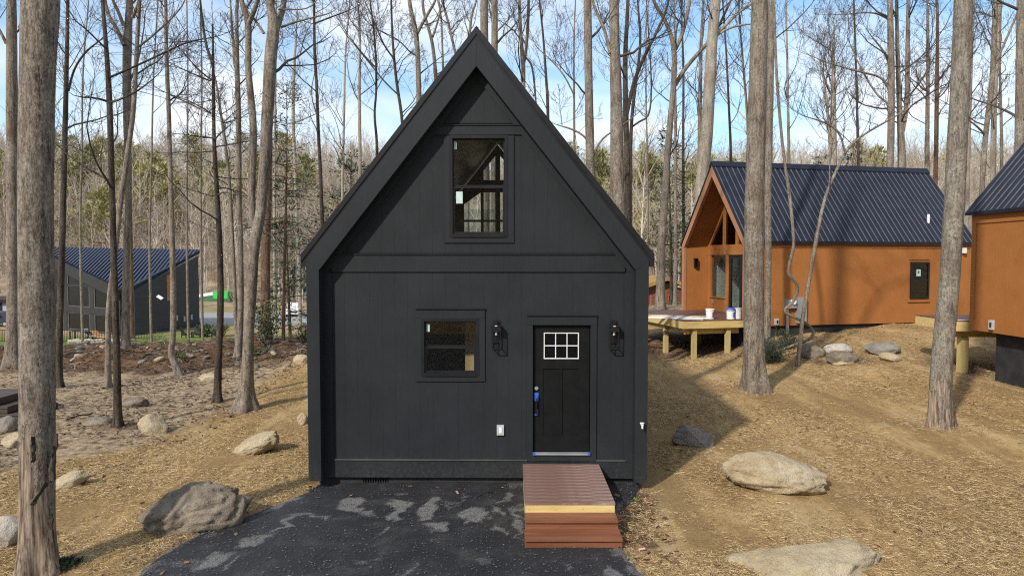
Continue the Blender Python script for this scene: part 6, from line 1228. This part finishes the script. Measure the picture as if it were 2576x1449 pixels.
def shrub_mesh(seed, w_, h_, n, leaf, lw, stems=7, top=1.0):
    rg = np.random.default_rng(seed); g = Grow(); az = rg.random(stems) * 6.28; S0 = np.zeros((stems, 3)); S0[:, 0] = np.cos(az) * w_ * 0.06; S0[:, 1] = np.sin(az) * w_ * 0.06; S0[:, 2] = -0.1
    D = np.stack([np.cos(az) * 0.6 * w_ / h_, np.sin(az) * 0.6 * w_ / h_, np.ones(stems)], 1); K = 5; pts = [S0]; d = unit(D)
    for k in range(K): d = unit(d + rg.normal(size=d.shape) * 0.15); pts.append(pts[-1] + d * h_ * 0.95 / K)
    pts = np.stack(pts, 1); g.tubes(pts, np.tile(np.linspace(0.016, 0.005, K + 1) * max(1, h_ / 1.5), (stems, 1)), 5)
    si = rg.integers(0, stems, n); t_ = 0.1 + 0.9 * rg.random(n); q = t_ * K; i0 = np.minimum(q.astype(int), K - 1); fr = (q - i0)[:, None]; c = pts[si, i0] * (1 - fr) + pts[si, i0 + 1] * fr
    cl = unit(rg.normal(size=(n // 12 + 1, 3)))[rg.integers(0, n // 12 + 1, n)]; o = cl * w_ * 0.3 * (0.3 + 0.7 * rg.random((n, 1))) + rg.normal(size=(n, 3)) * w_ * 0.06; c = c + o * np.array((1, 1, 0.6)); c[:, 2] = np.maximum(c[:, 2], 0.03)
    V = leafquads(c, o + rg.normal(size=(n, 3)) * 0.2 + np.array((0, 0, 0.15)), leaf, lw, rg); return g.mesh('stem'), mesh_np('foliage', V, np.arange(len(V)).reshape(-1, 4), smooth=False)
def shrub(lab, u_, v_, w_, h_, n, leaf, lw, mat, seed, name='shrub', d=None, group=None):
    d = hit(u_, v_) if d is None else d; p = at(u_, v_, d); a, b = shrub_mesh(seed, px(w_, d), px(h_, d), n, leaf, lw)
    t_ = thing(name, lab, 'shrub', (p[0], p[1], hz1(p[0], p[1])), 0, group); link('stem', a, mt['bark'], t_); link('foliage', b, mt[mat], t_); return t_
shrub('green broadleaf shrub between the forked tree and the black cabin', 668, 868, 62, 120, 1000, 0.13, 0.05, 'shrub', 1)
shrub('thin green shrub beside the black cabin corner', 763, 862, 26, 60, 300, 0.12, 0.05, 'shrub', 2)
shrub('low mossy green clump on the dirt bank', 652, 895, 60, 26, 900, 0.1, 0.05, 'shrub', 3); shrub('low green tuft behind the crooked trunk', 452, 905, 30, 26, 500, 0.09, 0.04, 'shrub', 4)
shrub('small green weed at the foot of the huge trunk', 172, 1425, 60, 26, 420, 0.06, 0.035, 'juniper', 5); shrub('bushy dark juniper at the foot of the vine', 1942, 912, 62, 80, 3000, 0.13, 0.016, 'juniper', 6)
shrub('pointed dark juniper seedling before the foundation', 1974, 878, 40, 60, 1200, 0.13, 0.016, 'juniper', 7); shrub('tiny bright weed at the cabin corner by the soil', 1604, 1262, 12, 10, 60, 0.04, 0.02, 'brightshrub', 8)
shrub('bright green shrub before the log cabin window', 1692, 772, 34, 24, 900, 0.2, 0.1, 'brightshrub', 9, d=46); shrub('small yellow-green shrub on the bank near the house railing', 392, 862, 30, 30, 500, 0.14, 0.05, 'brightshrub', 10)
for k, (u_, l_) in enumerate(((512, 'small round green shrub left of the grey garden chair'), (553, 'small round green shrub right of the grey garden chair'))): shrub(l_, u_, 846, 22, 34, 700, 0.25, 0.12, 'shrub', 11 + k, d=69)
for k, (u_, w_) in enumerate(((695, 40), (758, 30), (640, 40))): shrub('row shrub growing on the green lawn before the pale grey house', u_, 840, w_, 36, 900, 0.3, 0.14, 'shrub', 21 + k, d=58 + k * 2, group='shrubs on the lawn')
# fallen log and sticks on the dirt bank
def stick(lab, a, b, wpx, mat, group=None):
    da, db = hit(*a), hit(*b); A = at(*a, da); B = at(*b, min(db, da + 3)); g = Grow(); t_ = np.linspace(0, 1, 8)[:, None]; r_ = px(wpx, da) / 2; P = A + (B - A) * t_ + rng.normal(size=(8, 3)) * 0.02; P[:, 2] = np.maximum(P[:, 2], H(P[:, 0], P[:, 1]) + r_ * 0.6); g.tubes(P[None], (r_ * np.linspace(1, 0.6, 8))[None], 8)
    o = link('fallen_log', g.mesh('fallen_log', A), mt[mat], None, A); tag(o, lab, 'log', group)
stick('long pale fallen log slanting up the dirt bank', (178, 912), (268, 872), 6, 'lightwood'); stick('dark broken branch lying on the bank near the crooked trunk', (345, 925), (392, 878), 5, 'barkdark'); stick('thin dark branch on the leaf litter by the buried rock', (175, 1052), (235, 1040), 4, 'barkdark'); stick('dark branch lying below the mossy clump', (640, 915), (715, 898), 4, 'barkdark')
stick('small dark stick in the straw near the heavy straight trunk', (1856, 896), (1876, 905), 4, 'barkred')

# ------------------------------------------------------------------ wooded hillside
def hilltree_mesh(seed, Ht, nl, levels, minr, sides=6):
    rg = np.random.default_rng(seed); g = Grow(); c = Grow(); z = np.linspace(-0.5, Ht, 9); ph = rg.random() * 6; am = 0.02 * Ht
    P = np.stack([am * (np.sin(z / Ht * 3 + ph) - math.sin(ph)), am * (np.cos(z / Ht * 2.6 + ph) - math.cos(ph)), z], 1); r = 0.011 * Ht
    g.tubes(P[None], (r * (1 - 0.85 * np.clip(z / Ht, 0, 1)))[None], sides)
    zz = Ht * (0.3 + 0.68 * rg.random(nl)); az = rg.random(nl) * 6.283; an = np.radians(38 + rg.normal(size=nl) * 12); S0 = np.stack([np.interp(zz, z, P[:, 0]), np.interp(zz, z, P[:, 1]), zz], 1)
    D = np.stack([np.cos(az) * np.sin(an), np.sin(az) * np.sin(an), np.cos(an)], 1); grow_branches(c, S0, D, Ht * 0.3 * (0.5 + 0.7 * rg.random(nl)), np.full(nl, r * 0.4), levels, rg, minr, 0.1, 0.15, 5)
    return g, c
protos = []
for k in range(6):
    g, c = hilltree_mesh(300 + k, 13 + 2 * (k % 3), 16, ((4, 0.5, 40, 3), (4, 0.55, 45, 2)), 0.018); a, b = g.mesh('trunk'), c.mesh('crown'); a.materials.append(mt['trunkpale']); b.materials.append(mt['twigpale']); protos.append((a, b))
hr = random.Random(5); n_ = 0
def behind_roof(x, y):   # hidden behind the black cabin: skip
    u_ = UC + F * x / y; return 860 < u_ < 1540
placed = []
while n_ < 230:
    y = 60 + 100 * hr.random() ** 0.75 if hr.random() < 0.25 else 104 + 55 * hr.random(); u_ = hr.uniform(-120, 2700); x = (u_ - UC) / F * y
    if behind_roof(x, y) and hr.random() < 0.7: continue
    if y < 100 and not (u_ > 1600): continue
    a, b = protos[n_ % 6]; t_ = thing('bare_tree', 'pale bare tree standing in the wood on the hillside', 'tree', (x, y, hz1(x, y)), hr.random() * 6.28, 'pale bare trees on the hillside'); s_ = hr.uniform(0.75, 1.25); t_.scale = (s_, s_, s_)
    for nm, m in (('trunk', a), ('crown', b)): o = bpy.data.objects.new(nm, m); COL.objects.link(o); o.parent = t_
    n_ += 1
# the rest of the wood reads as one mass: copies of the same trees spread over the slope
SRC = []
for o in COL.objects:
    if o.name.startswith('bare_tree') and o.get('group') == 'pale bare trees on the hillside' and len(SRC) < 6: SRC.append([c for c in o.children])
def spread(name, lab, cat, X_, Y_, Zo, sc, which):
    m = bpy.data.meshes.new(name); n = len(X_); V = np.stack([X_, Y_, H(X_, Y_) + Zo], 1).astype(np.float32); m.vertices.add(n); m.vertices.foreach_set('co', V.ravel())
    attr(m, 'size', sc); attr(m, 'turn', rng.random(n) * 6.28); attr(m, 'sort', rng.integers(0, 6, n).astype(float))
    o = link(name, m); kind(o, 'stuff'); tag(o, lab, cat)
    ng = bpy.data.node_groups.new(name, 'GeometryNodeTree'); ng.interface.new_socket('Geometry', in_out='INPUT', socket_type='NodeSocketGeometry'); ng.interface.new_socket('Geometry', in_out='OUTPUT', socket_type='NodeSocketGeometry')
    nn = ng.nodes.new; L_ = ng.links.new; gi = nn('NodeGroupInput'); go = nn('NodeGroupOutput'); jn = nn('GeometryNodeJoinGeometry')
    def na(k): a = nn('GeometryNodeInputNamedAttribute'); a.data_type = 'FLOAT'; a.inputs[0].default_value = k; return a.outputs[0]
    sz, tu, so = na('size'), na('turn'), na('sort'); cx = nn('ShaderNodeCombineXYZ'); L_(tu, cx.inputs[2]); cs = nn('ShaderNodeCombineXYZ')
    for q in range(3): L_(sz, cs.inputs[q])
    for v in range(6):
        cp = nn('FunctionNodeCompare'); cp.data_type = 'FLOAT'; cp.operation = 'EQUAL'; L_(so, cp.inputs[0]); cp.inputs[1].default_value = v; cp.inputs[12 if len(cp.inputs) > 12 else -1].default_value = 0.1
        for c in SRC[v]:
            if which == 'crown' and not c.name.startswith('crown'): continue
            oi = nn('GeometryNodeObjectInfo'); oi.transform_space = 'ORIGINAL'; oi.inputs[0].default_value = c; oi.inputs[1].default_value = True
            ip = nn('GeometryNodeInstanceOnPoints'); L_(gi.outputs[0], ip.inputs['Points']); L_(cp.outputs[0], ip.inputs['Selection']); L_(oi.outputs['Geometry'], ip.inputs['Instance']); L_(cx.outputs[0], ip.inputs['Rotation']); L_(cs.outputs[0], ip.inputs['Scale']); L_(ip.outputs[0], jn.inputs[0])
    L_(jn.outputs[0], go.inputs[0]); md = o.modifiers.new('spread', 'NODES'); md.node_group = ng
    return o
def slope_pts(n, y0, y1, pw=0.8):
    y = y0 + (y1 - y0) * rng.random(n) ** pw; u_ = rng.random(n) * 2900 - 160; x = (u_ - UC) / F * y; return x, y
x, y = slope_pts(2300, 112, 262); xb_ = (rng.random(420) - 0.5) * 220; yb_ = -48 - 80 * rng.random(420); x = np.concatenate([x, xb_]); y = np.concatenate([y, yb_]); spread('far_wood', 'grey-brown bare wood covering the far hillside', 'wood', x, y, -0.2, (0.5 + 0.45 * rng.random(len(x))) * (1 - 0.35 * sstep(190, 250, y)), 'all')  # second batch stands unseen behind the camera, added to darken the window reflections
x, y = slope_pts(3400, 104, 270); spread('brush', 'pale leafless brush under the hillside trees', 'brush', x, y, -1.6, 0.28 + 0.16 * rng.random(len(x)), 'crown')
pp = []
for k in range(6):
    a, b = conifer_mesh(500 + k, 13, 4.2, 0.2, 0.4, 40, 60, 0.7, 0.3, 0.1, clump=0.7); a.materials.append(mt['barkred']); b.materials.append(mt['pineneedle' if k % 3 else 'pineneedle2']); pp.append((a, b))
for k in range(115):
    y = hr.choice((hr.uniform(118, 180), hr.uniform(140, 225))); u_ = hr.choice((hr.uniform(-60, 500), hr.uniform(-60, 860), hr.uniform(1400, 2600), hr.uniform(1500, 1950))); x = (u_ - UC) / F * y; s_ = hr.uniform(0.8, 1.35) * (0.75 if y > 200 else 1)
    conifer('yellow-green pine among the bare trees on the hillside', (x, y, hz1(x, y)), *pp[k % 6], 'barkred', 'pineneedle', 'pine_tree', 'pines on the hillside', s_, hr.random() * 6)


# ------------------------------------------------------------------ grit on and along the driveway
def on_grit(x, y):
    ins_ = inside(x, y, DRIVE); dd2 = segdist(x, y, DRIVE); return (y < 10.9) & (x < 2.2) & (x > -7) & ((ins_ & (rng.random(len(x)) < 0.25)) | ((~ins_) & (dd2 < 0.45 * rng.random(len(x)) + 0.05) & (x < 0)) | (ins_ & (dd2 < 0.2)))
o = scatter(26000, 5.5, 11, on_grit, 0.017, 0.013, 'grit', [(0.0, (0.03, 0.03, 0.03)), (0.5, (0.07, 0.068, 0.066)), (0.9, (0.15, 0.145, 0.14)), (1.0, (0.24, 0.23, 0.21))], 0.02, 0.5)
V = np.empty(len(o.data.vertices) * 3); o.data.vertices.foreach_get('co', V); V = V.reshape(-1, 3); ii = inside(V[:, 0], V[:, 1], DRIVE); V[ii, 2] = Hs(V[ii, 0], V[ii, 1]) + 0.03 + 0.02 * sstep(10.5, 11.0, V[ii, 1]); o.data.vertices.foreach_set('co', V.ravel()); o.data.update()
kind(o, 'stuff'); tag(o, 'loose stone grit strewn over the driveway and its edge', 'gravel')
o = scatter(260, 6, 11, lambda x, y: inside(x, y, DRIVE) & (segdist(x, y, DRIVE) < 0.9 * rng.random(len(x))), 0.06, 0.035, 'dry_leaves', [(0.0, (0.08, 0.045, 0.025)), (0.6, (0.22, 0.12, 0.06)), (1.0, (0.4, 0.28, 0.18))], 0.02, 0.7)
V = np.empty(len(o.data.vertices) * 3); o.data.vertices.foreach_get('co', V); V = V.reshape(-1, 3); V[:, 2] += 0.065; o.data.vertices.foreach_set('co', V.ravel()); o.data.update()
kind(o, 'stuff'); tag(o, 'a few dry brown leaves blown onto the driveway', 'leaves')
